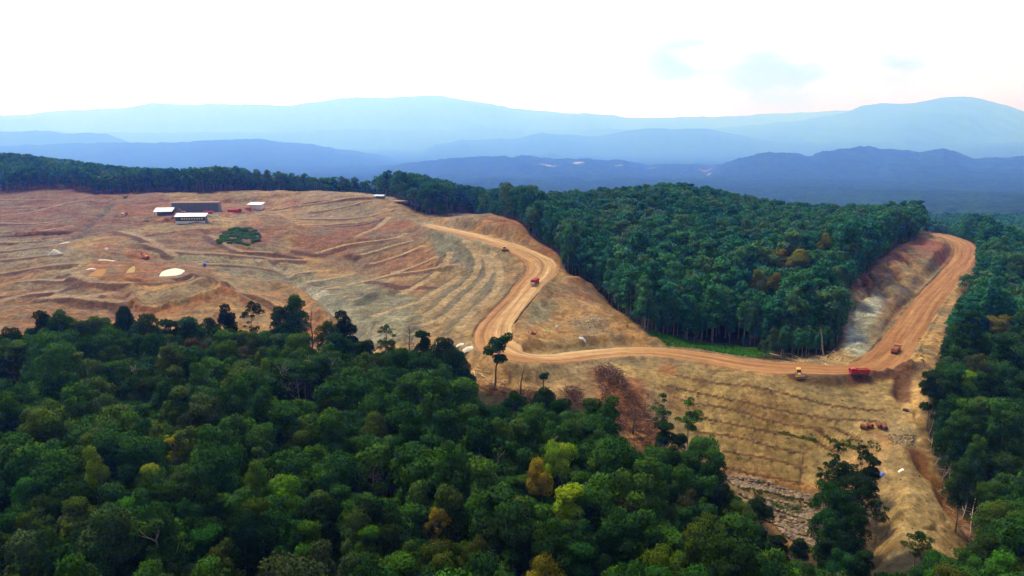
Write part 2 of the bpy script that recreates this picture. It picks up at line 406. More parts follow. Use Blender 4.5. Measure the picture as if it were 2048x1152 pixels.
WIND = W([(1595,757),(1615,761),(1649,766),(1681,766),(1712,763),(1743,757),(1767,752),(1798,750)])
mound(WIND, 2.6, 4.6, 0.6)
PILE = W([(1796,748),(1815,738),(1835,730)])
mound(PILE, 3.4, 6.0, 0.6)
mound(W([(1475,737),(1495,741),(1515,744)]), 0.9, 2.0)

# ------------------------------------------------------------------ what the soil is made of (own colours, with terrace shading painted in)
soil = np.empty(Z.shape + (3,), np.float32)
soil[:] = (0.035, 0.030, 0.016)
def paint(mask, c, amt=1.0):
    m = (mask * amt)[..., None]; soil[:] = soil * (1 - m) + np.array(c, np.float32) * m
def patch(pts, c, soft=4, amt=1.0): paint(poly_mask(trace(pts), soft), c, amt)
def streak(L, c, w, amt=1.0, ragged=0.5, hard=False):
    i, d, v, s = near_line(L, w * 2.2)
    x, y = GX.ravel()[i], GY.ravel()[i]
    q = d / w + ragged * fbm(x / (w * 1.6), y / (w * 1.6), 3, 81)
    k = ((1 - (sstep(.85, 1.1, q) if hard else sstep(0.6, 1.25, q))) * amt)[:, None]
    S = soil.reshape(-1, 3); S[i] = S[i] * (1 - k) + np.array(c, np.float32) * k
TAN = (0.34, 0.215, 0.095); RED = (0.27, 0.105, 0.048); BROWN = (0.26, 0.135, 0.06); GREY = (0.23, 0.215, 0.15); ORANGE = (0.36, 0.19, 0.072)
GGREEN = (0.185, 0.20, 0.145); LGREY = (0.33, 0.34, 0.28); YTAN = (0.40, 0.265, 0.10); DKBR = (0.15, 0.07, 0.032)
paint(clr, TAN)
patch([(-420,370),(0,365),(190,376),(262,392),(225,450),(150,482),(0,484),(-420,520)], (0.20,0.098,0.055), 8)
patch([(-420,520),(0,478),(130,476),(165,505),(150,520),(60,522),(-420,560)], (0.25,0.20,0.13), 6, .9)
patch([(-420,540),(0,522),(160,520),(230,600),(250,640),(0,660),(-420,680)], (0.25,0.155,0.078), 8, .9)
patch([(0,555),(110,575),(180,600),(120,620),(0,600)], (0.28,0.15,0.07), 7, .7)
patch([(100,520),(160,515),(190,530),(150,545),(90,540)], GREY, 4, .7)
patch([(205,388),(300,386),(345,405),(290,450),(230,478),(170,470),(215,430)], (0.22,0.105,0.055), 5)
patch([(190,488),(330,490),(385,520),(430,552),(490,600),(300,640),(160,562)], (0.29,0.132,0.052), 6)
patch([(200,500),(290,512),(380,525),(370,535),(240,530),(190,520)], (0.27,0.115,0.048), 4, .8)
patch([(236,456),(300,468),(350,505),(335,522),(270,492)], GREY, 4, .9)
patch([(286,458),(300,470),(420,458),(520,436),(560,430),(575,450),(540,520),(440,520),(345,500),(290,480)], (0.235,0.115,0.055), 4, .85)
patch([(150,560),(210,556),(250,575),(240,610),(180,612),(140,590)], (0.23,0.115,0.052), 4, .85)
patch([(250,575),(300,572),(395,568),(440,575),(425,592),(350,608),(285,614)], (0.37,0.235,0.10), 3, .85)
patch([(0,640),(60,600),(150,622),(240,630),(240,660),(0,680)], (0.27,0.14,0.065), 5, .8)
patch([(340,500),(470,512),(600,524),(640,560),(560,560),(430,540),(350,520)], (0.235,0.205,0.13), 5, .9)
patch([(290,446),(330,404),(440,398),(540,395),(545,420),(500,428),(400,446)], (0.28,0.135,0.07), 5)
patch([(286,456),(380,444),(470,432),(545,424),(510,440),(420,456),(330,462)], (0.34,0.24,0.13), 3, .9)
patch([(300,470),(400,456),(432,470),(425,500),(340,500)], RED, 4)
patch([(500,430),(525,450),(545,480),(560,500),(540,510),(520,490)], RED, 4, .8)
patch([(560,402),(640,384),(742,388),(775,415),(735,434),(600,442)], (0.30,0.215,0.125), 5)
patch([(560,400),(600,395),(620,412),(580,425)], (0.30,0.13,0.06), 4, .8)
patch([(590,452),(720,446),(775,436),(812,440),(830,470),(800,480),(640,508),(590,495)], (0.245,0.115,0.058), 5)
patch([(640,507),(820,470),(875,500),(884,530),(790,552),(700,542),(660,535)], (0.27,0.135,0.06), 4)
patch([(720,520),(745,515),(770,535),(745,548)], (0.26,0.10,0.045), 3)
patch([(786,470),(820,440),(850,470),(838,490)], (0.30,0.125,0.05), 3, .9)
patch([(742,386),(775,402),(880,448),(940,470),(1000,510),(1005,560),(985,600),(960,560),(920,540),(880,500),(845,455),(790,418)], (0.30,0.27,0.18), 4)
patch([(850,470),(900,478),(920,520),(880,520)], GGREEN, 3, .9)
patch([(400,522),(540,534),(640,556),(760,556),(820,580),(870,640),(840,676),(760,692),(690,650),(590,575),(440,545)], (0.215,0.205,0.14), 5)
patch([(690,598),(735,586),(758,590),(750,604),(715,612)], (0.10,0.105,0.075), 2.5)
patch([(590,560),(640,570),(725,640),(765,684),(735,692),(655,620)], LGREY, 4, .75)
patch([(870,535),(1000,520),(1010,590),(960,650),(905,700),(850,660),(820,610)], (0.28,0.20,0.105), 5, .8)
patch([(745,562),(890,570),(870,590),(780,588)], (0.27,0.12,0.05), 3, .6)
patch([(500,545),(560,575),(620,590),(680,640),(720,690),(650,700),(560,640),(480,600)], (0.34,0.175,0.07), 5, .8)
patch([(590,620),(650,640),(690,700),(620,720)], (0.31,0.13,0.06), 3, .8)
patch([(866,440),(940,424),(1040,448),(1112,505),(1122,545),(1090,525),(1030,485),(930,455)], (0.38,0.225,0.105), 4)
patch([(930,424),(1040,445),(1110,500),(1122,540),(1098,520),(1040,470),(960,440)], (0.35,0.155,0.062), 3, .9)
patch([(1020,660),(1095,540),(1125,545),(1165,560),(1215,600),(1265,650),(1340,682),(1300,694),(1200,700),(1110,705),(1045,700)], (0.36,0.215,0.09), 4)
patch([(1045,655),(1060,610),(1105,595),(1118,615),(1095,640)], (0.22,0.205,0.13), 4, .9)
patch([(1122,570),(1160,560),(1205,592),(1215,610),(1170,600)], (0.33,0.115,0.04), 3, .9)
patch([(1060,690),(1130,675),(1180,672),(1230,690),(1150,704),(1080,704)], (0.27,0.195,0.095), 3, .8)
patch([(1140,645),(1185,635),(1220,640),(1205,668),(1160,668)], (0.27,0.235,0.17), 3, .7)
patch([(880,700),(960,680),(1050,720),(1200,722),(1190,750),(1080,770),(930,760)], (0.30,0.215,0.115), 4, .9)
patch([(930,728),(1000,735),(1020,760),(960,770)], (0.42,0.25,0.12), 3, .8)
# terraced embankment
patch([(1200,722),(1320,716),(1500,752),(1600,762),(1790,762),(1810,830),(1750,860),(1640,960),(1600,980),(1440,940),(1340,880),(1290,800)], (0.355,0.25,0.10), 3)
patch([(1230,722),(1320,718),(1500,756),(1600,766),(1780,768),(1770,800),(1640,785),(1480,768),(1330,745)], (0.27,0.195,0.092), 4, .85)
patch([(1312,716),(1345,722),(1352,750),(1322,752)], (0.38,0.16,0.05), 2.5, .8)
patch([(1440,930),(1602,965),(1640,985),(1560,975),(1450,950)], (0.42,0.19,0.065), 2.5, .8)
patch([(1445,945),(1600,982),(1650,1000),(1670,1110),(1560,1070),(1480,1005)], (0.31,0.225,0.14), 3, .9)
patch([(1530,1000),(1600,1015),(1600,1030),(1535,1018)], (0.05,0.12,0.018), 2)
patch([(1470,970),(1600,998),(1600,1006),(1480,982)], (0.20,0.15,0.05), 1.5, .8)
patch([(1610,1088),(1652,1100),(1650,1114),(1612,1102)], (0.05,0.12,0.018), 2)
patch([(1535,1040),(1610,1065),(1625,1085),(1550,1062)], (0.34,0.17,0.07), 2, .8)
patch([(1720,855),(1750,842),(1770,868),(1800,895),(1770,890)], (0.38,0.20,0.075), 2)
patch([(1770,860),(1800,840),(1840,850),(1830,905),(1795,895)], (0.46,0.36,0.19), 3, .8)
patch([(1700,1145),(1740,1000),(1760,930),(1800,905),(1850,915),(1890,990),(1920,1060),(1945,1145)], (0.345,0.245,0.115), 4)
patch([(1775,950),(1800,945),(1812,1000),(1785,1010)], (0.25,0.165,0.075), 3, .6)
patch([(1830,1000),(1880,1000),(1910,1060),(1870,1060)], (0.27,0.20,0.10), 4, .5)
# shoulders and the road cut on the right
patch([(1805,740),(1820,650),(1850,600),(1920,545),(1950,545),(1922,600),(1897,650),(1882,690),(1862,740),(1850,800),(1848,860),(1800,850),(1795,790)], (0.45,0.285,0.115), 3)
patch([(1690,705),(1690,620),(1708,580),(1760,530),(1835,480),(1895,490),(1900,515),(1860,560),(1800,600),(1770,640),(1750,700),(1700,735)], (0.33,0.225,0.12), 4)
patch([(1700,585),(1740,545),(1800,500),(1835,478),(1900,488),(1908,508),(1860,515),(1820,520),(1770,560),(1720,580)], (0.28,0.10,0.06), 3.5)
patch([(1880,483),(1910,492),(1907,512),(1870,515)], (0.31,0.11,0.07), 3)
patch([(1688,712),(1698,640),(1712,600),(1745,585),(1775,590),(1765,615),(1742,650),(1733,700),(1715,720)], (0.47,0.51,0.47), 2.0)
patch([(1695,605),(1712,580),(1735,585),(1712,620)], (0.42,0.32,0.17), 2.5, .9)
patch([(1560,722),(1640,712),(1690,708),(1740,715),(1700,734),(1600,735)], (0.42,0.30,0.14), 3, .9)
for P in ([(1718,560),(1742,592)],[(1745,545),(1765,575)],[(1790,520),(1815,548)],[(1815,500),(1845,530)]): streak(W(P), (0.36,0.31,0.19), 1.4, .8)
# felled slope
patch([(1175,735),(1290,765),(1335,830),(1310,910),(1235,880),(1190,790)], (0.27,0.115,0.048), 3, .95)
patch([(1235,860),(1300,865),(1310,885),(1240,885)], (0.60,0.30,0.10), 2)
patch([(1290,770),(1330,800),(1330,850),(1290,830)], (0.30,0.235,0.14), 3, .8)
patch([(860,715),(950,760),(1140,790),(1150,805),(920,778)], (0.27,0.135,0.06), 2.5, .8)
streak(W([(460,573),(428,591),(354,608),(289,617)]), (0.42,0.27,0.13), 1.4)
streak(W([(224,405),(212,423),(189,440),(162,470),(121,485)]), (0.10,0.085,0.06), 3.6, .9)
streak(W([(380,552),(430,575),(480,600),(520,625)]), (0.24,0.09,0.04), 2.4, .9)
streak(W([(545,520),(590,560),(640,600),(690,640),(735,690)]), (0.30,0.31,0.26), 3.0, .6)
for P in ([(1092,545),(1085,569),(1040,625),(1027,645)],[(1040,545),(1031,569),(1015,587),(968,637),(953,663),(962,690)],
          [(1896,519),(1858,565),(1806,602),(1775,645),(1757,688),(1739,720),(1700,734),(1600,731),(1500,721),(1400,703)]): streak(W(P), (0.19,0.10,0.045), 1.7, .85)
streak(WIND, (.12,.055,.026), 4.4); streak(PILE, (0.15,0.068,0.03), 5.5)
streak(W([(1803,757),(1800,775),(1803,797)]), (0.14,0.07,0.035), 3.5)
streak(W([(1833,911),(1849,939),(1884,971),(1897,1009),(1938,1063)]), (0.23,0.10,0.042), 3.5, .9)
streak(W([(1607,905),(1603,940),(1600,970)]), (0.20,0.12,0.06), 0.45)
streak(W([(1660,975),(1670,1020),(1690,1100)]), (0.20,0.11,0.05), 3, .8)
paint(poly_mask(GREEN, 2), (0.045, 0.125, 0.012))
# broad natural mottling of the bare soil
mot = (clr * (.45 + .55 * smoothed) * (0.5 + 0.5 * fbm(GX / 22, GY / 22, 5, 91, 0.62)))[..., None]
soil *= 1 + 0.55 * (mot - 0.25 * clr[..., None])
m4 = clr * sstep(0.10, 0.32, fbm(GX / 6.5, GY / 6.5, 4, 193, .6)) * sstep(-.2, .2, fbm(GX / 45, GY / 45, 2, 194))
paint(m4, DKBR, 0.5)
m5 = clr * sstep(0.14, 0.36, fbm(GX / 5, GY / 5, 4, 195, .6))
soil *= (1 + .32 * m5)[..., None]
m2 = clr * sstep(0.12, 0.45, fbm(GX / 17, GY / 17, 4, 95))
paint(m2, RED, 0.14)
m3 = clr * sstep(0.05, 0.28, fbm(GX / 26, GY / 26, 4, 99))
paint(m3 * (1 - .6 * (GY < 300)), (.20,.185,.13), 0.55)

m6 = clr * sstep(330, 420, GY) * sstep(.02, .2, fbm(GX / 34, GY / 13, 4, 401, .6)) * smoothed
paint(m6, (.165, .085, .045), .4)
m7 = clr * sstep(330, 420, GY) * sstep(.08, .22, fbm(GX / 26, GY / 9, 4, 403, .6))
paint(m7 * smoothed, (.25, .235, .17), .4)
# pale grit treads and darker rock faces, with tread light and riser shade painted in
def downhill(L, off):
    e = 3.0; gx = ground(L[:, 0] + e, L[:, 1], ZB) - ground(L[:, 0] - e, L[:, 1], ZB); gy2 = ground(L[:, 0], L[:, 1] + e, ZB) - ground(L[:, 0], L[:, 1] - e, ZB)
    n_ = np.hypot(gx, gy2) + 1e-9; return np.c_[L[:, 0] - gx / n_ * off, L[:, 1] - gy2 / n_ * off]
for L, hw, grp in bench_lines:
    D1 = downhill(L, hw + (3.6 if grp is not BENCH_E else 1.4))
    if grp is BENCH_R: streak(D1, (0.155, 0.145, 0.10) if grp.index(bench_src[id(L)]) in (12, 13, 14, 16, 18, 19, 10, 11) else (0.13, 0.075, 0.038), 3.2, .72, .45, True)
    elif grp is BENCH_S: streak(downhill(L, 3.2), (0.105, 0.047, 0.024), 3.4, .85, .6, True)  # scarp shading painted as dark streaks on the downhill side
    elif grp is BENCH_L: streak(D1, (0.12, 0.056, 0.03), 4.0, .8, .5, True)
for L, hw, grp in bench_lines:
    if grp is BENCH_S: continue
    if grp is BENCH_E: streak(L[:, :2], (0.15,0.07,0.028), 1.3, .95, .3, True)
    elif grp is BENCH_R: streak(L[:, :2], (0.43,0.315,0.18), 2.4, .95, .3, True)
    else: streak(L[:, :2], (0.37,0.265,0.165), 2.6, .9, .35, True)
soil *= np.where((clr > .05)[..., None], np.array([.66, .635, .53], np.float32), 1.0)
# ------------------------------------------------------------------ mesh builders
def node_mat(name):
    m = bpy.data.materials.new(name); m.use_nodes = True
    nt = m.node_tree; b = nt.nodes['Principled BSDF']
    return m, nt, b
def plain(name, col, rough=0.6, metal=0.0, var=0.12, scale=1.5):
    m, nt, b = node_mat(name)
    n = nt.nodes.new('ShaderNodeTexNoise'); n.inputs['Scale'].default_value = scale; n.inputs['Detail'].default_value = 4
    tc = nt.nodes.new('ShaderNodeTexCoord'); nt.links.new(tc.outputs['Object'], n.inputs['Vector'])
    mr = nt.nodes.new('ShaderNodeMapRange'); mr.inputs['From Min'].default_value = .3; mr.inputs['From Max'].default_value = .7
    mr.inputs['To Min'].default_value = 1 - var; mr.inputs['To Max'].default_value = 1 + var
    mx = nt.nodes.new('ShaderNodeMix'); mx.data_type = 'RGBA'; mx.blend_type = 'MULTIPLY'; mx.inputs[0].default_value = 1
    mx.inputs[6].default_value = (*col, 1)
    nt.links.new(n.outputs['Fac'], mr.inputs['Value']); nt.links.new(mr.outputs['Result'], mx.inputs[7])
    nt.links.new(mx.outputs[2], b.inputs['Base Color'])
    b.inputs['Roughness'].default_value = rough; b.inputs['Metallic'].default_value = metal
    return m
def grid_mesh(name, X, Y, Zz, mat, cols=None, extra=None, smooth=True):
    nr, nc = X.shape
    me = bpy.data.meshes.new(name)
    co = np.stack([X, Y, Zz], -1).reshape(-1, 3).astype(np.float32)
    ii = np.arange(nr * nc).reshape(nr, nc)
    q = np.stack([ii[:-1, :-1], ii[:-1, 1:], ii[1:, 1:], ii[1:, :-1]], -1).reshape(-1, 4)
    me.vertices.add(len(co)); me.vertices.foreach_set('co', co.ravel())
    me.loops.add(q.size); me.loops.foreach_set('vertex_index', q.ravel().astype(np.int32))
    me.polygons.add(len(q)); me.polygons.foreach_set('loop_start', np.arange(0, q.size, 4, dtype=np.int32))
    me.polygons.foreach_set('loop_total', np.full(len(q), 4, np.int32))
    me.polygons.foreach_set('use_smooth', np.full(len(q), smooth))
    me.update()
    if cols is not None:
        a = me.attributes.new('soil', 'FLOAT_COLOR', 'POINT')
        a.data.foreach_set('color', np.c_[cols.reshape(-1, 3), np.ones(len(co))].astype(np.float32).ravel())
    for k, val in (extra or {}).items():
        a = me.attributes.new(k, 'FLOAT', 'POINT'); a.data.foreach_set('value', val.ravel().astype(np.float32))
    me.materials.append(mat)
    o = bpy.data.objects.new(name, me); COL.objects.link(o)
    return o
def setting(o): o['kind'] = 'structure'; return o

def soil_material(name, stones=True):
    m, nt, b = node_mat(name); N, Lk = nt.nodes, nt.links
    at = N.new('ShaderNodeAttribute'); at.attribute_name = 'soil'
    geo = N.new('ShaderNodeNewGeometry')
    def noise(scale, detail=4, rough=.6):
        n = N.new('ShaderNodeTexNoise'); n.inputs['Scale'].default_value = scale; n.inputs['Detail'].default_value = detail
        n.inputs['Roughness'].default_value = rough; Lk.new(geo.outputs['Position'], n.inputs['Vector']); return n
    def rng_(src, a, b_, c, d):
        r = N.new('ShaderNodeMapRange'); r.inputs['From Min'].default_value = a; r.inputs['From Max'].default_value = b_
        r.inputs['To Min'].default_value = c; r.inputs['To Max'].default_value = d; Lk.new(src, r.inputs['Value']); return r.outputs['Result']
    n1 = noise(0.12, 8, .7); n2 = noise(0.42, 6, .75)
    v1 = rng_(n1.outputs['Fac'], .3, .7, .55, 1.42); v2 = rng_(n2.outputs['Fac'], .32, .68, .48, 1.52)
    mu = N.new('ShaderNodeMath'); mu.operation = 'MULTIPLY'; Lk.new(v1, mu.inputs[0]); Lk.new(v2, mu.inputs[1])
    mx = N.new('ShaderNodeMix'); mx.data_type = 'RGBA'; mx.blend_type = 'MULTIPLY'; mx.inputs[0].default_value = 1
    Lk.new(at.outputs['Color'], mx.inputs[6]); Lk.new(mu.outputs[0], mx.inputs[7])
    out = mx.outputs[2]
    if stones:
        vo = N.new('ShaderNodeTexVoronoi'); vo.inputs['Scale'].default_value = 0.55; vo.inputs['Randomness'].default_value = 1
        Lk.new(geo.outputs['Position'], vo.inputs['Vector'])
        st = rng_(vo.outputs['Distance'], .18, .26, 1, 0)
        sep = N.new('ShaderNodeSeparateColor'); Lk.new(vo.outputs['Color'], sep.inputs['Color'])
        pick = rng_(sep.outputs[0], .78, .84, 0, 1)
        mm = N.new('ShaderNodeMath'); mm.operation = 'MULTIPLY'; Lk.new(st, mm.inputs[0]); Lk.new(pick, mm.inputs[1])
        sc = N.new('ShaderNodeMath'); sc.operation = 'MULTIPLY'; sc.inputs[1].default_value = .55; Lk.new(mm.outputs[0], sc.inputs[0])
        br = N.new('ShaderNodeMix'); br.data_type = 'RGBA'; Lk.new(sc.outputs[0], br.inputs[0]); Lk.new(out, br.inputs[6])
        lift = N.new('ShaderNodeMix'); lift.data_type = 'RGBA'; lift.blend_type = 'MULTIPLY'; lift.inputs[0].default_value = 1
        lift.inputs[7].default_value = (1.75, 1.85, 2.1, 1); Lk.new(out, lift.inputs[6]); Lk.new(lift.outputs[2], br.inputs[7])
        out = br.outputs[2]
    Lk.new(out, b.inputs['Base Color'])
    b.inputs['Roughness'].default_value = .95; b.inputs['Specular IOR Level'].default_value = .15
    bp = N.new('ShaderNodeBump'); bp.inputs['Strength'].default_value = .9; bp.inputs['Distance'].default_value = .5
    ad = N.new('ShaderNodeMath'); ad.operation = 'ADD'; Lk.new(n1.outputs['Fac'], ad.inputs[0]); Lk.new(n2.outputs['Fac'], ad.inputs[1])
    Lk.new(ad.outputs[0], bp.inputs['Height']); Lk.new(bp.outputs['Normal'], b.inputs['Normal'])
    return m
M_SOIL = soil_material('bare_soil')
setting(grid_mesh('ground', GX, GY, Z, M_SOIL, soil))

# road surface: its own graded sheet with wheel tracks
L = RW
tx = np.gradient(L[:, 0]); ty = np.gradient(L[:, 1]); ln = np.hypot(tx, ty); tx /= ln; ty /= ln
NA = 33
ac = np.linspace(-1, 1, NA)
hwv = L[:, 3][:, None]
wob = 1 + 0.11 * fbm(np.cumsum(ln)[:, None] / 9 + 0 * ac, 3.0 * np.sign(ac) + 0 * hwv, 3, 7)
RX = L[:, 0][:, None] - ty[:, None] * ac * hwv * wob; RY = L[:, 1][:, None] + tx[:, None] * ac * hwv * wob
edge = np.abs(ac)
RZ = L[:, 2][:, None] + 0.12 * (1 - ac ** 2) - 0.45 * sstep(0.93, 1.0, edge) + 0.07 * fbm(RX / 3, RY / 3, 3, 31)
along = np.cumsum(ln)[:, None] + 0 * ac
m, nt, b = node_mat('haul_road_dirt'); Nn, Lk = nt.nodes, nt.links
aa = Nn.new('ShaderNodeAttribute'); aa.attribute_name = 'across'; al = Nn.new('ShaderNodeAttribute'); al.attribute_name = 'along'
cb_ = Nn.new('ShaderNodeCombineXYZ'); Lk.new(aa.outputs['Fac'], cb_.inputs[0]); Lk.new(al.outputs['Fac'], cb_.inputs[1])
mp = Nn.new('ShaderNodeMapping'); mp.inputs['Scale'].default_value = (3.2, 0.012, 1); Lk.new(cb_.outputs[0], mp.inputs['Vector'])
t1 = Nn.new('ShaderNodeTexNoise'); t1.inputs['Scale'].default_value = 1.0; t1.inputs['Detail'].default_value = 5; t1.inputs['Roughness'].default_value = .7; Lk.new(mp.outputs[0], t1.inputs['Vector'])
cr = Nn.new('ShaderNodeValToRGB'); Lk.new(t1.outputs['Fac'], cr.inputs['Fac'])
cr.color_ramp.elements[0].position = .33; cr.color_ramp.elements[0].color = (.215, .105, .044, 1)
cr.color_ramp.elements[1].position = .66; cr.color_ramp.elements[1].color = (.52, .335, .15, 1)
e = cr.color_ramp.elements.new(.5); e.color = (.375, .205, .084, 1)
g2 = Nn.new('ShaderNodeNewGeometry'); t2 = Nn.new('ShaderNodeTexNoise'); t2.inputs['Scale'].default_value = .25; t2.inputs['Detail'].default_value = 6; Lk.new(g2.outputs['Position'], t2.inputs['Vector'])
r2_ = Nn.new('ShaderNodeMapRange'); r2_.inputs['From Min'].default_value = .3; r2_.inputs['From Max'].default_value = .7; r2_.inputs['To Min'].default_value = .85; r2_.inputs['To Max'].default_value = 1.15; Lk.new(t2.outputs['Fac'], r2_.inputs['Value'])
mx = Nn.new('ShaderNodeMix'); mx.data_type = 'RGBA'; mx.blend_type = 'MULTIPLY'; mx.inputs[0].default_value = 1
tint = Nn.new('ShaderNodeAttribute'); tint.attribute_name = 'soil'
mt = Nn.new('ShaderNodeMix'); mt.data_type = 'RGBA'; mt.blend_type = 'MULTIPLY'; mt.inputs[0].default_value = 1
Lk.new(cr.outputs['Color'], mt.inputs[6]); Lk.new(tint.outputs['Color'], mt.inputs[7])
Lk.new(mt.outputs[2], mx.inputs[6]); Lk.new(r2_.outputs['Result'], mx.inputs[7]); Lk.new(mx.outputs[2], b.inputs['Base Color'])
b.inputs['Roughness'].default_value = .95; b.inputs['Specular IOR Level'].default_value = .12
M_ROAD = m
# paler crushed rock on the upper stretch, redder laterite in the valley and on the right
aln = np.linspace(0, len(ROAD) - 1, len(L))
pale = np.interp(aln, [0, 4, 10, 13, 15, 17, 20, 23, 29], [0.25, 0.1, 0.0, 0.15, .8, .5, .75, .8, 1.0])
sidew = np.clip(0.55 + 0.75 * ac[None, :] * np.interp(aln, [0, 9, 14, 16, 20, 29], [0.1, 0.1, -0.3, -.8, -.75, -.5])[:, None], 0, 1.3)
pl = np.clip(pale[:, None] * sidew * 1.5, 0, 1)[..., None]
tintc = np.array([0.76, 0.64, 0.56]) * (1 - pl) + np.array([1.16, 1.30, 1.38]) * pl
setting(grid_mesh('dirt_road', RX, RY, RZ, M_ROAD, tintc.astype(np.float32), {'across': 0 * RX + ac, 'along': along}))

# pond water
def flat_poly(name, P, z, mat):
    bm = bmesh.new(); bm.faces.new([bm.verts.new((float(p[0]), float(p[1]), z)) for p in P])
    bmesh.ops.recalc_face_normals(bm, faces=bm.faces)
    if next(iter(bm.faces)).normal.z < 0: bmesh.ops.reverse_faces(bm, faces=bm.faces)
    me = bpy.data.meshes.new(name); bm.to_mesh(me); bm.free(); me.materials.append(mat)
    o = bpy.data.objects.new(name, me); COL.objects.link(o); return o
def water_mat(name, col, rough):
    m = plain(name, col, rough, 0, .06, .05); m.node_tree.nodes['Principled BSDF'].inputs['Specular IOR Level'].default_value = .12 if rough > .3 else .5; bp = m.node_tree.nodes.new('ShaderNodeBump'); n = m.node_tree.nodes.new('ShaderNodeTexNoise')
    n.inputs['Scale'].default_value = .8; bp.inputs['Strength'].default_value = .05
    m.node_tree.links.new(n.outputs['Fac'], bp.inputs['Height']); m.node_tree.links.new(bp.outputs['Normal'], m.node_tree.nodes['Principled BSDF'].inputs['Normal']); return m
PW = [water_mat('ochre_water', (.30, .135, .012), .7), water_mat('olive_water', (.30, .20, .03), .6), water_mat('pale_water', (.50, .52, .36), .32)]
for (Q, z), mt_ in zip(pond_w, PW):
    c = Q.mean(0); setting(flat_poly('pond_water', c + (Q - c) * 1.0, z, mt_))
# ------------------------------------------------------------------ far hills
hk = np.linspace(-1.25, 1.25, 900)
FAR = 5.0                            # the ranges stand several kilometres off
hy = np.exp(np.linspace(math.log(1480), math.log(78000), 620))
HY, HK = np.meshgrid(hy, hk, indexing='ij'); HX = HK * HY
base = CAM_Z - np.interp(HY, [1400, 2600, 4500, 9000, 18000, 32000, 45000, 78000], [186, 235, 310, 430, 540, 440, 200, -140]) + 22 * fbm(HX / 1100, HY / 1500, 3, 201)
HZ = base.copy()
RIDGES = [  # silhouette points (photo bearing, height on the sky line), distance, front slope, back slope
 ([(-500,300),(0,291),(180,286),(350,284),(440,281),(520,279),(600,286),(680,298),(760,312),(860,335),(950,352)], 3700, 900, 700),
 ([(-500,275),(0,264),(70,260),(130,266),(210,266),(260,285),(330,300)], 5200, 900, 700),
 ([(640,356),(720,345),(780,334),(860,323),(920,316),(1000,313),(1060,312),(1100,319),(1160,318),(1250,323),(1300,336),(1345,329),(1400,333),(1450,345),(1520,358)], 2950, 700, 500),
 ([(1030,330),(1070,312),(1102,304),(1130,314),(1180,311),(1225,320),(1260,335)], 4000, 500, 400),
 ([(1360,356),(1400,342),(1440,331),(1480,314),(1540,303),(1620,310),(1660,301),(1720,294),(1800,301),(1840,305),(1890,297),(1920,306),(1948,317),(2048,314),(2200,318),(2500,330)], 2750, 750, 500),
 ([(780,320),(830,303),(870,290),(920,280),(1030,276),(1080,266),(1140,269),(1200,273),(1240,263),(1300,257),(1420,257),(1470,268),(1530,281),(1600,286),(1750,284),(2048,284),(2500,284)], 6200, 1300, 900),
 ([(1330,275),(1400,258),(1500,251),(1600,240),(1680,228),(1720,214),(1760,207),(1800,209),(1850,204),(1880,197),(1940,195),(1990,207),(2048,223),(2200,240),(2500,250)], 9300, 2500, 1600),
 ([(-500,228),(-200,226),(0,231),(50,229),(100,220),(250,216),(300,205),(400,209),(580,213),(640,204),(680,197),(780,195),(880,193),(920,201),(1024,218),(1150,227),(1290,238),(1380,236),(1500,229),(1650,222),(1750,224),(2500,228)], 12500, 4200, 2200),
 ([(-500,262),(0,262),(300,266),(560,262),(700,258),(860,258),(1000,262),(1200,258),(1500,264),(2500,268)], 8600, 1800, 1500)]
for q, (sil, Yc, wf, wb) in enumerate(RIDGES):
    f_ = FAR * (.70 if q in (2, 4) else 1.0); Yc, wf, wb = Yc * f_, wf * f_, wb * f_
    us = np.array([s[0] for s in sil], float); vs = np.array([s[1] for s in sil], float)
    X, Y, zc = sight(us, vs, Yc)
    kk = X / Y
    yoff = 0.06 * Yc * fbm(HK * 6, 0 * HK + q, 3, 210 + q)
    zcr = np.interp(HK, kk, zc) + 0.0016 * Yc * fbm(HK * 60, 0 * HK + q * 3, 4, 230 + q)
    zcr = np.where((HK < kk[0]) | (HK > kk[-1]), -400, zcr)
    zcr = base + (zcr - base) * sstep(kk[0], kk[0] + .05, HK) * (1 - sstep(kk[-1] - .05, kk[-1], HK))
    d = HY - Yc - yoff
    spur = 1 + 0.5 * fbm(HK * 9 + q, 0 * HK, 3, 250 + q)
    wf = min(wf, .2 * Yc); prof = np.where(d < 0, (1 - np.clip(np.abs(d) / (1.9 * wf * np.clip(spur, .8, 1.3)), 0, 1) ** 1.3) ** 1.7, np.exp(-(d / wb) ** 2))
    cand = base + (zcr - base) * prof + (zcr - base) * 0.5 * fbm(HX / (.05 * Yc), HY / (.12 * Yc), 3, 270 + q) * prof * (1 - prof)
    HZ = np.where(zcr > base, np.maximum(HZ, cand), HZ)
HZ += 26 * sstep(4000, 7000, HY) * (1 - sstep(13000, 20000, HY)) * fbm(HX / 170, HY / 420, 4, 289, .65) + (6 + 8 * sstep(2000, 5000, HY)) * (1 - .6 * sstep(9000, 16000, HY)) * fbm(HX / 42, HY / 90, 3, 291, .75) + 3.0 * fbm(HX / 18, HY / 18, 2, 293) * (1 - sstep(2500, 4000, HY))
HZ += -30 * (1 - sstep(1480, 1620, HY))
hcol = np.empty(HZ.shape + (3,), np.float32); hcol[:] = (0.022, 0.050, 0.024)
hcol *= (1 + 0.5 * fbm(HX / 60, HY / 60, 4, 295))[..., None]
def far_clearing(u, v, Y, rx, ry, c, amt):           # cleared ground seen on the far ridges
    X, Yy, zz = sight(u, v, Y)
    e = ((HX - X) / rx) ** 2 + ((HY - Y) / ry) ** 2 + 0.9 * fbm(HX / (rx * .5), HY / (ry * .5), 3, 297)
    m = (1 - sstep(.6, 1.1, e))[..., None] * amt
    hcol[:] = hcol * (1 - m) + np.array(c, np.float32) * m
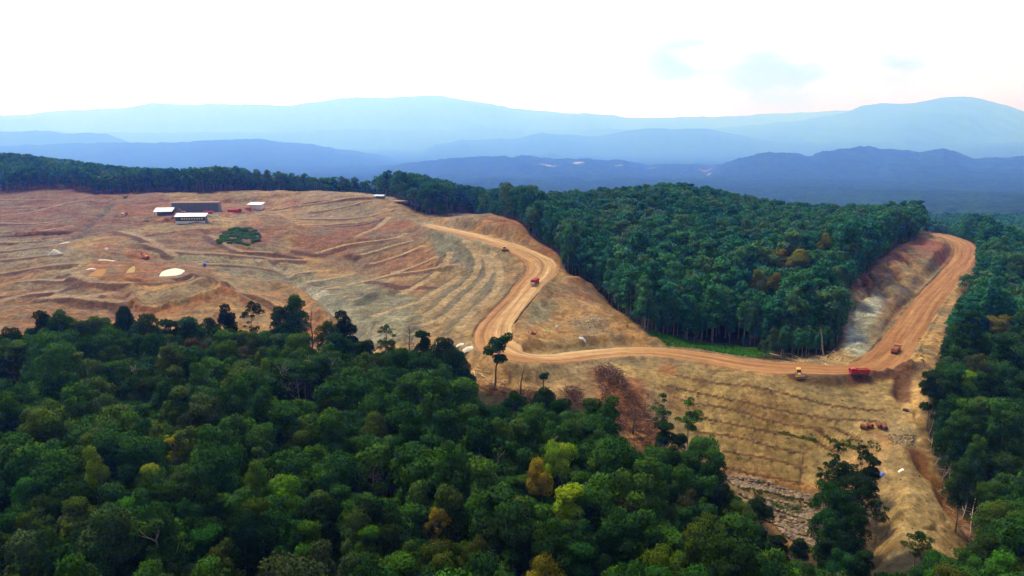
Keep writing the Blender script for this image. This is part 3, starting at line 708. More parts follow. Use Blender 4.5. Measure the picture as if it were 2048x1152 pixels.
def on_hill(u, v):                                   # first hill point met by a sight line
    y = hy; D = y * slope_t(v); X = (u - 1024.0) / FPX * (y * CP + D * SP)
    j = np.clip(np.interp(X / y, hk, np.arange(len(hk))).astype(int), 0, len(hk) - 1)
    b_ = (CAM_Z - D) < HZ[np.arange(len(y)), j]
    i = int(np.argmax(b_)) if b_.any() else len(y) - 1
    return float(y[i])
for (u, v, rx, ry, c, amt) in [(1412,343,30,70,(.36,.13,.09),.9),(1418,350,10,14,(.6,.5,.45),.8),(1158,326,30,50,(.5,.46,.42),.7),(1095,329,45,25,(.55,.5,.45),.7),(1240,331,28,40,(.5,.42,.38),.6),
                               (1300,337,25,25,(.5,.42,.38),.6),(650,268,60,160,(.30,.30,.26),.35),(985,275,60,90,(.5,.45,.42),.4)]:
    far_clearing(u, v, on_hill(u, v), rx * 2.4, ry * 2.4, c, amt)
m, nt, b = node_mat('far_forest'); Nn, Lk = nt.nodes, nt.links
at = Nn.new('ShaderNodeAttribute'); at.attribute_name = 'soil'
ge = Nn.new('ShaderNodeNewGeometry'); nz = Nn.new('ShaderNodeTexNoise'); nz.inputs['Scale'].default_value = .06; nz.inputs['Detail'].default_value = 5; nz.inputs['Roughness'].default_value = .75
Lk.new(ge.outputs['Position'], nz.inputs['Vector'])
mr = Nn.new('ShaderNodeMapRange'); mr.inputs['From Min'].default_value = .35; mr.inputs['From Max'].default_value = .65; mr.inputs['To Min'].default_value = .35; mr.inputs['To Max'].default_value = 1.7
Lk.new(nz.outputs['Fac'], mr.inputs['Value'])
mx = Nn.new('ShaderNodeMix'); mx.data_type = 'RGBA'; mx.blend_type = 'MULTIPLY'; mx.inputs[0].default_value = 1
Lk.new(at.outputs['Color'], mx.inputs[6]); Lk.new(mr.outputs['Result'], mx.inputs[7]); Lk.new(mx.outputs[2], b.inputs['Base Color'])
b.inputs['Roughness'].default_value = 1; b.inputs['Specular IOR Level'].default_value = 0
setting(grid_mesh('hills', HX, HY, HZ, m, hcol))

# ------------------------------------------------------------------ the humid air
def make_haze():
    x1 = 99000.0; y0, y1 = -300.0, 78500.0
    z0 = float(min(HZ.min(), Z.min())) - 1.0; z1 = float(HZ.max()) + 25.0
    bm = bmesh.new(); bmesh.ops.create_cube(bm, size=1.0)
    for v in bm.verts: v.co = ((v.co.x) * 2 * x1, y0 + (v.co.y + .5) * (y1 - y0), z0 + (v.co.z + .5) * (z1 - z0))
    me = bpy.data.meshes.new('haze'); bm.to_mesh(me); bm.free()
    mt = bpy.data.materials.new('haze_air'); mt.use_nodes = True; nt = mt.node_tree; nt.nodes.clear()
    o_ = nt.nodes.new('ShaderNodeOutputMaterial'); pv = nt.nodes.new('ShaderNodeVolumePrincipled')
    pv.inputs['Color'].default_value = HAZE_COL
    pv.inputs['Absorption Color'].default_value = (1, 1, 1, 1)
    pv.inputs['Density'].default_value = HAZE_DENS
    pv.inputs['Anisotropy'].default_value = 0.65
    nt.links.new(pv.outputs['Volume'], o_.inputs['Volume'])
    me.materials.append(mt)
    o = bpy.data.objects.new('haze', me); COL.objects.link(o); o['kind'] = 'stuff'
    return o
HAZE_DENS = 1.42e-4
HAZE_COL = (0.105, 0.25, 1.0, 1)
make_haze()
# ------------------------------------------------------------------ trees
def leaf_material(name, col=None, ramp=None, trans=.14):
    m = bpy.data.materials.new(name); m.use_nodes = True; nt = m.node_tree; N, Lk = nt.nodes, nt.links; N.clear()
    out = N.new('ShaderNodeOutputMaterial'); oi = N.new('ShaderNodeObjectInfo')
    tone = N.new('ShaderNodeAttribute'); tone.attribute_name = 'tone'
    if ramp:
        wn_ = N.new('ShaderNodeTexNoise'); wn_.inputs['Scale'].default_value = .011; wn_.inputs['Detail'].default_value = 3
        Lk.new(oi.outputs['Location'], wn_.inputs['Vector'])
        a = N.new('ShaderNodeMath'); a.operation = 'MULTIPLY_ADD'; a.inputs[1].default_value = .62; Lk.new(oi.outputs['Random'], a.inputs[0])
        b = N.new('ShaderNodeMath'); b.operation = 'MULTIPLY_ADD'; b.inputs[1].default_value = .9; b.inputs[2].default_value = -.26; Lk.new(wn_.outputs['Fac'], b.inputs[0])
        Lk.new(b.outputs[0], a.inputs[2])
        cr = N.new('ShaderNodeValToRGB'); el = cr.color_ramp.elements
        el[0].position, el[0].color = ramp[0][0], (*ramp[0][1], 1); el[1].position, el[1].color = ramp[-1][0], (*ramp[-1][1], 1)
        for p, c in ramp[1:-1]:
            e = el.new(p); e.color = (*c, 1)
        Lk.new(a.outputs[0], cr.inputs['Fac']); src = cr.outputs['Color']
    else:
        src = oi.outputs['Color']
    hs = N.new('ShaderNodeMix'); hs.data_type = 'RGBA'; hs.blend_type = 'MULTIPLY'; hs.inputs[0].default_value = 1
    Lk.new(src, hs.inputs[6]); Lk.new(tone.outputs['Color'], hs.inputs[7])
    d = N.new('ShaderNodeBsdfDiffuse'); t = N.new('ShaderNodeBsdfTranslucent'); mx = N.new('ShaderNodeMixShader'); mx.inputs[0].default_value = trans
    Lk.new(hs.outputs[2], d.inputs['Color']); Lk.new(hs.outputs[2], t.inputs['Color'])
    Lk.new(d.outputs[0], mx.inputs[1]); Lk.new(t.outputs[0], mx.inputs[2]); Lk.new(mx.outputs[0], out.inputs['Surface'])
    return m
FAR_RAMP = [(0.0, (0.015,0.098,0.059)), (.25, (0.025,0.124,0.065)), (.45, (0.034,0.152,0.062)), (.62, (0.053,0.171,0.057)), (.76, (0.084,0.165,0.068)), (.86, (0.057,0.177,0.054)), (.93, (0.075,0.125,0.060)), (.985, (0.114,0.232,0.054)), (1.0, (0.142,0.232,0.068))]  # mid and far leaves: haze blue is mixed into these greens
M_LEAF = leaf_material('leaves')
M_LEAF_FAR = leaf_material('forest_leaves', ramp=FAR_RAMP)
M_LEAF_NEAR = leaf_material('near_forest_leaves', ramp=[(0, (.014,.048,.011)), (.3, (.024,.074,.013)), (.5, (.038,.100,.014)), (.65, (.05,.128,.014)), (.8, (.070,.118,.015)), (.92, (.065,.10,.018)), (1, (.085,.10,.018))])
M_BARK = plain('bark', (.29, .245, .185), .9, 0, .3, .6)
M_BARK_D = plain('dark_bark', (.10, .075, .055), .9, 0, .3, .6)
M_DEAD = plain('dead_wood', (.34, .28, .215), .9, 0, .3, .6)

class MB:                                            # collects triangles and quads, then makes one mesh
    def __init__(s): s.v, s.f, s.m, s.n, s.tone = [], [], [], [], []
    def add(s, V, F, mat=0, nrm=None, tone=None):
        b = sum(len(x) for x in s.v)
        V = np.asarray(V, float); s.v.append(V); s.f += [tuple(int(i) + b for i in f) for f in F]; s.m += [mat] * len(F)
        s.n.append(np.zeros_like(V) if nrm is None else nrm); s.tone.append(np.ones((len(V), 3)) if tone is None else tone)
    def tube(s, pts, rad, sides=6, mat=0):
        pts = [Vector(p) for p in pts]; V = []; F = []
        for i, p in enumerate(pts):
            t = (pts[min(i + 1, len(pts) - 1)] - pts[max(i - 1, 0)]).normalized()
            a = t.orthogonal().normalized() if abs(t.z) < .9 else t.cross(Vector((0, 1, 0))).normalized(); b = t.cross(a)
            for k in range(sides):
                an = 2 * math.pi * k / sides; V.append(p + (a * math.cos(an) + b * math.sin(an)) * rad[i])
        for i in range(len(pts) - 1):
            for k in range(sides):
                F.append((i * sides + k, i * sides + (k + 1) % sides, (i + 1) * sides + (k + 1) % sides, (i + 1) * sides + k))
        F.append(tuple(range(sides))[::-1]); F.append(tuple(range((len(pts) - 1) * sides, len(pts) * sides)))
        s.add([tuple(v) for v in V], F, mat)
    def box(s, lo, hi, mat=0, mtx=None, taper=None):
        x0, y0, z0 = lo; x1, y1, z1 = hi
        V = [(x0,y0,z0),(x1,y0,z0),(x1,y1,z0),(x0,y1,z0),(x0,y0,z1),(x1,y0,z1),(x1,y1,z1),(x0,y1,z1)]
        if taper:
            cx_, cy_ = (x0 + x1) / 2, (y0 + y1) / 2
            V = V[:4] + [(cx_ + (x - cx_) * taper[0], cy_ + (y - cy_) * taper[1], z) for x, y, z in V[4:]]
        if mtx is not None: V = [tuple(mtx @ Vector(v)) for v in V]
        s.add(V, [(0,3,2,1),(4,5,6,7),(0,1,5,4),(1,2,6,5),(2,3,7,6),(3,0,4,7)], mat)
    def mesh(s, name, mats, normals=False, smooth=False):
        me = bpy.data.meshes.new(name); V = np.vstack(s.v)
        me.from_pydata(V.tolist(), [], s.f)
        for m in mats: me.materials.append(m)
        me.polygons.foreach_set('material_index', np.array(s.m, np.int32))
        if normals or smooth: me.polygons.foreach_set('use_smooth', np.ones(len(s.f), bool))
        a = me.attributes.new('tone', 'FLOAT_COLOR', 'POINT'); a.data.foreach_set('color', np.c_[np.vstack(s.tone), np.ones(len(V))].astype(np.float32).ravel())
        if normals:
            n = np.vstack(s.n); ln = np.linalg.norm(n, axis=1)
            vn = np.empty(len(V) * 3, np.float32); me.vertices.foreach_get('co', vn)
            nn = n.copy(); nn[ln < .5] = 0
            me.normals_split_custom_set_from_vertices(nn.tolist())
        me.update(); return me
def leaves(mb, lobes, count, size, g, mat=0, shell=.72, up=.15, tones=None):
    areas = np.array([(r[0] * r[1] + r[2] * r[0]) for c, r in lobes]); cnt = np.maximum((areas / areas.sum() * count).astype(int), 6)
    for li, ((c, r), n_) in enumerate(zip(lobes, cnt)):
        d = g.normal(size=(n_, 3)); d /= np.linalg.norm(d, axis=1)[:, None]
        low = d[:, 2] < -.35; d[low, 2] *= -1
        c = np.array(c); r = np.array(r)
        rr = shell + (1.06 - shell) * g.random(n_) ** .55
        lump = 1 + .16 * np.sin(d[:, 0] * 7 + li) * np.sin(d[:, 1] * 8 + 2 * li) + .10 * np.sin(d[:, 2] * 11 + li * 3)
        p = c + d * r * (rr * lump)[:, None]
        ln = d / r; ln /= np.linalg.norm(ln, axis=1)[:, None]; ln[:, 2] += up; ln /= np.linalg.norm(ln, axis=1)[:, None]
        fn = ln + .75 * g.normal(size=(n_, 3)); fn /= np.linalg.norm(fn, axis=1)[:, None]
        fn *= np.sign((fn * ln).sum(1))[:, None]
        a = np.cross(fn, g.normal(size=(n_, 3))); a /= np.linalg.norm(a, axis=1)[:, None]; b = np.cross(fn, a)
        s = size * (.6 + .8 * g.random(n_)); s2 = s * (.55 + .4 * g.random(n_))
        q = np.stack([p - a * s[:, None], p - b * s2[:, None] , p + a * s[:, None], p + b * s2[:, None]], 1) / 1.0
        sn = ln * .62 + fn * .5; sn /= np.linalg.norm(sn, axis=1)[:, None]
        tn = (.72 + .56 * g.random((n_, 1))) * (.86 + .28 * g.random()) * np.array([1 + .25 * (g.random() - .5), 1, 1 + .3 * (g.random() - .5)])
        F = np.arange(n_ * 4).reshape(-1, 4)
        mb.add(q.reshape(-1, 3), F.tolist(), mat, np.repeat(sn, 4, 0), np.repeat(tn, 4, 0))
def limb(mb, a, b, r0, r1, g, bend=.12, mat=0, seg=4):
    a, b = np.array(a, float), np.array(b, float); L = np.linalg.norm(b - a); o = g.normal(size=3) * L * bend
    pts = [a + (b - a) * t + o * math.sin(math.pi * t) + np.array([0, 0, -.06 * L * math.sin(math.pi * t)]) for t in np.linspace(0, 1, seg)]
    mb.tube(pts, list(np.linspace(r0, r1, seg)), 5, mat)
def tree_shape(kind, g):
    """lobes of a crown for a tree of height 1 (x, y, z, radii), and where its trunk ends"""
    lob = []
    if kind == 'dome':
        rc, zc, hh = .20, .72, .19
        for i in range(13):
            t = i * 2.4 + g.random(); rr = rc * math.sqrt((i + .5) / 13); z = zc + hh * (1 - (rr / rc) ** 2) * .85 - .05 + .05 * g.normal()
            s = .075 + .03 * g.random(); lob.append(((rr * math.cos(t), rr * math.sin(t), z), (s * 1.25, s * 1.25, s * .95)))
        lob.append(((0, 0, zc), (.13, .13, .12))); top = .62
    elif kind == 'tall':
        for i in range(14):
            z = .36 + .59 * (i / 13); w = .125 * math.sin(math.pi * min(1, (z - .20) / .92)) ** .9 * (1.25 - .5 * (z - .36) / .59); t = i * 2.4 + g.random()
            s = .06 + .035 * g.random(); lob.append(((w * math.cos(t), w * math.sin(t), z + .02 * g.normal()), (s * 1.2, s * 1.2, s * 1.15)))
        lob.append(((0, 0, .64), (.10, .10, .25))); top = .72
    elif kind == 'open':
        for i in range(20):
            t = i * 2.4 + g.random() * 1.5; z = .50 + .46 * g.random() ** .8; w = (.03 + .15 * g.random()) * (1.2 - abs(z - .72) * 2.2)
            s = .024 + .026 * g.random(); lob.append(((w * math.cos(t), w * math.sin(t), z), (s * 1.45, s * 1.45, s * 1.0)))
        lob.append(((.01, 0, .95), (.05, .05, .045))); top = .82
    elif kind == 'tier':
        for i in range(16):
            t = i * 2.1 + g.random(); lv = i % 4; z = .42 + .17 * lv + .03 * g.normal(); w = (.17 - .035 * lv) * (.5 + .6 * g.random())
            s = .06 + .03 * g.random(); lob.append(((w * math.cos(t), w * math.sin(t), z), (s * 1.35, s * 1.35, s * .75)))
        lob.append(((0, 0, .66), (.09, .09, .24))); top = .75
    else:                                            # broad
        for i in range(18):
            t = i * 2.4 + g.random(); ph = math.acos(1 - 1.35 * (i + .5) / 18); rr = .24 * math.sin(ph) * (.85 + .3 * g.random()); z = .60 + .33 * math.cos(ph) * (.9 + .2 * g.random()) - .10 * g.random()
            s = .07 + .045 * g.random(); lob.append(((rr * math.cos(t), rr * math.sin(t), z), (s * 1.2, s * 1.2, s)))
        lob.append(((0, 0, .68), (.17, .17, .17))); top = .6
    return lob, top
KINDS = ['dome', 'tall', 'broad', 'tier', 'open']
HT = 28.0                                            # prototypes stand this tall
def proto(kind, seed, count, size, joined=False, shell=.72, lm=None):
    g = np.random.default_rng(seed); lob, top = tree_shape(kind, g)
    lob = [(tuple(HT * x for x in c), tuple(HT * x for x in r)) for c, r in lob]
    tr = MB(); lean = g.normal(size=2) * .6
    P = [(lean[0] * t * t, lean[1] * t * t, HT * top * t - (.8 if t == 0 else 0)) for t in np.linspace(0, 1, 6)]
    if kind == 'open': P = [(x + .3 * math.sin(z * .4), y, z) for x, y, z in P]
    tr.tube(P, [.42, .30, .26, .22, .18, .11], 7, 0)
    for i, (c, r) in enumerate(lob[:-1]):
        if kind in ('open', 'tall', 'tier', 'dome', 'broad') and (i % (1 if kind == 'open' else 2) == 0):
            z0 = min(HT * top * .98, max(HT * .40, c[2] - .5 * math.hypot(c[0], c[1]) - 1.5)); f = z0 / (HT * top)
            limb(tr, (lean[0] * f * f, lean[1] * f * f, z0), (c[0], c[1], c[2]), .13, .045, g)
    if joined:
        leaves(tr, lob, count, size, g, 1, shell)
        me = tr.mesh('forest_tree_%s' % kind, [M_BARK, lm or M_LEAF_FAR], normals=True); return me
    cr = MB(); leaves(cr, lob, count, size, g, 0, shell)
    return tr.mesh('trunk', [M_BARK], smooth=True), cr.mesh('crown', [M_LEAF], normals=True)
PROTO = {}
for i, k in enumerate(KINDS):
    PROTO[k] = [proto(k, 100 + 7 * i + j, 4200 if k == 'open' else 15000, .25) for j in range(3)]
pc_ = bpy.data.collections.new('forest_tree_shapes')
nproto = 0
def add_shape(me):
    global nproto
    o = bpy.data.objects.new('shape_%02d' % nproto, me); pc_.objects.link(o); nproto += 1
for i, k in enumerate(KINDS):                        # 0..9 near, 10..19 middle, 20..24 far
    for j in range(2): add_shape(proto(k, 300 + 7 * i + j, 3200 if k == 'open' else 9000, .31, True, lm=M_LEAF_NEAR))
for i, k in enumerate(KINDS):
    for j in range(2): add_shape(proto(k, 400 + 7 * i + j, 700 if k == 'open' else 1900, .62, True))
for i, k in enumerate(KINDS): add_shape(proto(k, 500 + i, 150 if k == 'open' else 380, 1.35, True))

COLS = {'dark': (0.018,0.045,0.008), 'deep': (.022,.070,.011), 'mid': (.038,.098,.013), 'green': (.048,.128,.013), 'olive': (.070,.108,.012), 'grey': (.056,.094,.030), 'teal': (0.023,0.071,0.013),
        'brown': (.075,.085,.022), 'lime': (.15,.27,.012), 'gold': (.21,.20,.014), 'bright': (0.081,0.162,0.006), 'pale': (0.147,0.146,0.020)}
CNAME = {'dark': 'dark green', 'deep': 'deep green', 'mid': 'mid green', 'green': 'fresh green', 'olive': 'olive green', 'grey': 'grey green', 'teal': 'blue green', 'brown': 'dull brownish olive',
         'lime': 'bright lime green', 'gold': 'golden yellow', 'bright': 'bright green', 'pale': 'pale green'}
SHAPE = {'dome': 'domed', 'tall': 'tall narrow', 'broad': 'broad rounded', 'tier': 'tiered', 'open': 'open sparse'}
trees = []                                           # dicts of the individual trees
occupied = []
def tree_at(u, v, h, wpx=None, kind='broad', col='dark', label=None, Y=None):
    """plant a tree whose top stands on the sight line (u, v)"""
    if Y is None: X, Yy = land(u, v, None, h)
    else:
        D = Y * float(slope_t(v)); X = (u - 1024.0) / FPX * (Y * CP + D * SP); Yy = Y
        h = CAM_Z - D - float(ground(X, Yy))
    D = CAM_Z - (float(ground(X, Yy)) + h); w = Yy * CP + D * SP
    nat = {'dome': .56, 'tall': .38, 'broad': .62, 'tier': .46, 'open': .42}[kind] * h
    sx = 1.0 if wpx is None else float(np.clip((wpx / FPX * w) / nat, .6, 1.5))
    trees.append(dict(x=X, y=Yy, h=h, sx=sx, kind=kind, col=col, label=label, u=u, v=v, w=w)); occupied.append((X, Yy, .30 * nat * sx))
EDGE = [(22,650,24,50,'broad','dark'),(83,628,25,46,'tall','dark'),(118,617,27,62,'broad','mid'),(160,640,24,50,'tier','grey'),(196,626,26,66,'broad','green'),(250,617,27,36,'dome','dark'),(286,622,27,58,'broad','mid'),
 (330,640,24,50,'tier','deep'),(372,631,25,66,'dome','teal'),(420,630,24,46,'broad','mid'),(456,616,26,38,'tall','dark'),(500,601,27,42,'open','dark'),(560,606,28,62,'broad','dark'),(592,592,29,42,'tall','mid'),
 (575,640,22,50,'broad','teal'),(655,637,26,60,'broad','green'),(690,630,28,46,'tall','dark'),(770,649,25,40,'open','grey'),(735,682,20,32,'tall','dark'),(845,660,27,46,'tier','dark'),(884,668,28,70,'broad','dark'),(912,692,26,52,'broad','deep'),
 (800,690,25,70,'dome','mid'),(850,700,25,80,'broad','deep'),(755,705,24,60,'broad','olive'),(936,738,17,44,'dome','deep'),(1030,782,17,54,'broad','dark'),(1000,812,19,50,'broad','deep'),(1090,780,18,58,'dome','dark'),(1125,800,18,50,'tall','deep'),
 (1185,800,20,46,'tall','mid'),(1215,802,22,54,'tall','green'),(1200,850,23,64,'broad','mid'),(1325,786,22,46,'open','grey'),(1380,794,24,56,'open','mid'),(1330,845,19,52,'tier','dark'),(1362,862,15,36,'dome','dark'),(1412,868,24,76,'dome','mid'),(1425,905,24,62,'broad','teal'),
 (1380,905,20,60,'tier','mid'),(1445,965,21,52,'broad','dark'),(1480,1000,20,70,'broad','olive'),(1520,1000,20,56,'dome','deep'),(1560,1075,16,50,'tier','dark'),(1598,1082,15,40,'dome','dark'),
 # the island of trees beside the bare spur
 (1680,888,21,40,'open','dark'),(1733,892,20,36,'open','dark'),(1655,925,15,34,'open','deep'),(1700,925,19,70,'broad','dark'),(1745,915,18,44,'tier','dark'),(1662,955,20,64,'broad','deep'),(1728,950,21,66,'broad','dark'),(1690,985,22,60,'tall','dark'),(1650,1010,21,54,'broad','teal'),
 (1715,1005,22,62,'broad','dark'),(1668,1045,22,56,'tall','deep'),(1650,1075,19,50,'tier','dark'),(1708,1060,22,60,'broad','dark'),(1690,1100,20,60,'dome','deep'),(1662,1115,18,50,'broad','dark'),(1730,1100,18,50,'tier','dark'),
 (1760,1000,15,38,'open','dark'),(1835,1062,14,46,'open','mid'),(1860,1072,14,40,'open','olive'),(1885,1100,17,70,'broad','mid'),(1935,1100,19,70,'dome','green'),(1965,1075,22,60,'tall','mid'),(2010,1000,24,90,'broad','olive'),(1990,955,23,60,'dome','green'),
 # colourful crowns in the near forest
 (1120,873,27,78,'broad','lime'),(1080,922,26,62,'dome','gold'),(1142,968,26,82,'tier','lime'),(1092,1098,26,80,'broad','gold'),(880,1010,24,56,'open','gold'),(345,868,24,60,'open','gold'),(300,930,26,50,'tier','gold'),(188,905,27,34,'tall','lime'),(90,800,29,110,'broad','olive'),
 (510,935,27,40,'tall','lime'),(560,945,26,60,'broad','lime'),(530,722,20,24,'tall','lime'),(445,685,24,56,'tall','bright'),(225,685,25,54,'broad','bright'),(600,668,24,56,'tall','bright'),(510,668,22,46,'dome','bright'),(740,1050,27,70,'tier','bright'),(965,1065,26,60,'broad','olive'),
 (1330,1085,27,110,'broad','bright'),(1260,985,25,80,'broad','brown'),(1410,1020,24,90,'broad','olive'),(1380,975,22,44,'dome','brown'),(665,790,23,60,'dome','brown'),(60,1010,27,90,'broad','green'),(380,815,26,90,'broad','grey'),(310,940,27,100,'dome','green'),(590,850,26,80,'dome','olive'),
 (865,620,0,0,'x','x'),
 (745,830,26,66,'dome','olive'),(620,1040,26,70,'tier','green'),(430,1075,26,90,'broad','olive'),(480,690,20,56,'dome','brown'),(385,670,20,56,'dome','brown'),
 # right hand forest
 (2000,628,25,66,'dome','pale'),(1942,742,24,42,'tier','lime'),(1868,742,23,56,'tier','dark'),(1960,700,24,50,'broad','brown'),(1985,745,24,60,'broad','teal'),(2030,770,24,70,'broad','mid'),(1930,920,24,50,'tall','mid'),(2030,900,24,80,'broad','mid'),(1900,850,23,56,'broad','deep'),
 # pale crowns on the hill
 (1562,496,27,44,'dome','pale'),(1598,500,27,50,'dome','pale'),(1520,543,27,30,'tall','pale'),(1553,540,27,32,'dome','pale'),(1650,468,27,34,'dome','pale'),(1290,360,29,44,'dome','dark'),(1392,360,30,44,'broad','dark')]
LIME = {(1120,873): 'large bright lime green tree standing out in the middle of the foreground forest', (1080,922): 'golden yellow domed tree just left of the large lime tree',
 (1142,968): 'yellow green tiered tree below the large lime tree', (1092,1098): 'golden tree at the bottom edge, below the yellow green tiered tree', (880,1010): 'small yellow open tree in the dark middle of the foreground forest',
 (345,868): 'golden yellow sparse tree in the left half of the foreground forest', (300,930): 'ochre tiered tree just below the golden sparse tree on the left', (90,800): 'huge olive crown near the left edge of the forest',
 (500,601): 'tall sparse tree with bare trunk against the mine slope', (592,592): 'thin tall green tree rising highest against the mine gully', (1412,868): 'domed umbrella tree overlapping the terraced embankment',
 (1325,786): 'open grey green tree left of its twin before the terraced embankment', (1380,794): 'open sparse tree with pale trunk before the terraced embankment', (1680,888): 'sparse dark treetop rising left above the tree island by the spur',
 (1733,892): 'sparse dark treetop rising right above the tree island by the spur', (1760,1000): 'single sparse tree leaning over the bare spur beside the tree island', (2000,628): 'broad pale green domed tree in the right hand forest',
 (1942,742): 'bright yellow green tree in the right hand forest', (1868,742): 'tiered tree with bare pale trunk at the clearing edge on the right', (1520,543): 'narrow pale yellow tree on the forested hill', (1553,540): 'small pale domed tree right of the narrow pale yellow one',
 (1562,496): 'pale green crown, left of a pair high on the forested hill', (1598,500): 'pale green crown, right of a pair high on the forested hill', (1650,468): 'pale green crown nearest the upper road on the hill', (1392,360): 'dark tree crowning the hill skyline'}
for (u, v, h, wpx, k, c) in EDGE:
    if k != 'x': tree_at(u, v, h, wpx, k, c, LIME.get((u, v)))

# ---- everything else: natural scatter over the uncleared ground
SIL = np.array([(-200,665),(0,672),(60,655),(120,640),(250,640),(300,650),(340,655),(400,650),(460,650),(520,665),(560,640),(610,650),(625,700),(645,700),(660,660),(700,665),(740,700),(800,690),(880,690),(920,735),(945,790),(1000,815),(1060,800),
 (1100,800),(1180,815),(1215,835),(1250,880),(1290,905),(1330,880),(1400,900),(1450,965),(1500,1010),(1545,1055),(1570,1105),(1600,1115),(1640,1130),(1700,1150),(1760,1165),(1840,1130),(1900,1115),(1950,1095),(1975,1050),(2000,960),(2060,930),(2300,900)], float)
cand = []
gs = np.random.default_rng(77)
def scatter(y0, y1, step):
    y = y0
    while y < y1:
        w_ = 1.0 * y
        xs = np.arange(-w_, w_, step)
        cand.append(np.c_[xs + (gs.random(len(xs)) - .5) * step * .95 + (step / 2 if int((y - y0) / step) % 2 else 0), y + (gs.random(len(xs)) - .5) * step * .9]); y += step * .9
scatter(92, 350, 5.2); scatter(350, 760, 6.4); scatter(760, 1560, 8.5)
cand = np.vstack(cand)
cl = ground(cand[:, 0], cand[:, 1], clr) + 0
grn = in_poly(GREEN, cand[:, 0], cand[:, 1])
cand = cand[(cl < .12) & ~grn]
occ = np.array(occupied)
ok = np.ones(len(cand), bool)
for x, y, r in occ: ok &= (cand[:, 0] - x) ** 2 + (cand[:, 1] - y) ** 2 > (r * 1.0) ** 2
cand = cand[ok]
gz = ground(cand[:, 0], cand[:, 1])
hh = gs.normal(25, 5.6, len(cand)).clip(11, 38) * np.where(gs.random(len(cand)) < .06, 1.18, 1)
hh[gs.random(len(cand)) < .22] *= .62
hh = np.where(cand[:, 1] > 450, np.minimum(hh, 30) * .94, hh)
u, v = to_px(cand[:, 0], cand[:, 1], gz + hh)
front = (cand[:, 1] < 345) & (u < 1690) | (cand[:, 1] < 222) & (u >= 1600)
lim = np.interp(u, SIL[:, 0], SIL[:, 1]) + gs.random(len(u)) * 22
over = front & (v < lim)
# near the felled edge the remaining trees are lower: shrink, or leave the gap
D_need = cand[:, 1] * slope_t(lim); h_need = CAM_Z - D_need - gz
hh = np.where(over, h_need, hh)
# clear sight of the trees that stand out
ppm0 = FPX / (cand[:, 1] * CP + (CAM_Z - gz - hh) * SP)
BARE = [(266,703,30,52),(592,722,25,66),(620,598,27,20),(745,898,24,44),(818,640,22,30),(20,690,22,36),(1960,690,20,24)]
bare_spots = []
for (u_, v_, h_, w_) in BARE:
    X_, Y_ = land(u_, v_, None, h_); z_ = float(ground(X_, Y_)); bare_spots.append(dict(x=X_, y=Y_, h=h_, kind='dome', sx=w_ / (.56 * h_ * FPX / (Y_ * CP + (CAM_Z - z_ - h_) * SP)), u=u_, v=v_, w=Y_ * CP + (CAM_Z - z_ - h_) * SP, label='bare', bare=1))
for t in trees + bare_spots:
    wd_ = {'dome': .56, 'tall': .38, 'broad': .62, 'tier': .46, 'open': .42}[t['kind']] * t['h'] * t['sx'] * FPX / t['w']
    vlow = t['v'] + (.62 if 'bare' in t else .42 if t['label'] else .26) * t['h'] * FPX / t['w'] * .95
    hit = (np.abs(u - t['u']) < .42 * wd_ + .20 * hh * ppm0) & (cand[:, 1] < t['y'] + 1) & (cand[:, 1] > t['y'] - 90) & (v < vlow)
    need = CAM_Z - cand[:, 1] * slope_t(vlow) - gz
    hh = np.where(hit, np.minimum(hh, need), hh)
# and of the cleared ground beside the right-hand forest
u, v = to_px(cand[:, 0], cand[:, 1], gz + hh)
for i in np.flatnonzero((u > 1640) & (u < 2080) & (cand[:, 1] < 700) & (hh > 6)):
    w_ = cand[i, 1] * CP + (CAM_Z - gz[i]) * SP
    for tries in range(4):
        bad = False
        for fh, fx in ((1.0, 0), (.75, -.24), (.5, -.2), (.75, .2)):
            uu = 1024 + FPX * (cand[i, 0] + fx * hh[i]) / w_; D_ = CAM_Z - gz[i] - fh * hh[i]
            vv_ = 576 + FPX * (D_ * CP - cand[i, 1] * SP) / (cand[i, 1] * CP + D_ * SP)
            if uu > 1660 and float(ground(*land(uu, vv_), clr)) > .5: bad = True; break
        if not bad: break
        hh[i] *= .66
    if bad: hh[i] = 0
ok = hh > 6.5
# right-hand forest is lower close to the works
cand, gz, hh = cand[ok], gz[ok], hh[ok]
u, v = to_px(cand[:, 0], cand[:, 1], gz + hh)
vis = (u > -60) & (u < 2110) & (v < 1165)
near = np.flatnonzero(vis & (cand[:, 1] < 420))
N_TREES = 296
order = near[np.argsort(cand[near, 1] * CP + (CAM_Z - gz[near] - hh[near]) * SP)]
pick = order[:max(0, N_TREES - len(trees))]
CPOOL = ['dark'] * 6 + ['deep'] * 7 + ['mid'] * 8 + ['green'] * 5 + ['olive'] * 3 + ['grey'] * 2 + ['teal'] * 5 + ['bright'] * 2
for i in pick:
    k = KINDS[int(gs.choice(5, p=[.10, .42, .20, .2, .08]))]
    D = CAM_Z - gz[i] - hh[i]
    trees.append(dict(x=cand[i, 0], y=cand[i, 1], h=hh[i], sx=float(gs.uniform(.62, .98)), kind=k, col=CPOOL[int(gs.integers(len(CPOOL)))], label=None, u=u[i], v=v[i], w=cand[i, 1] * CP + D * SP))
rest = np.ones(len(cand), bool); rest[pick] = False

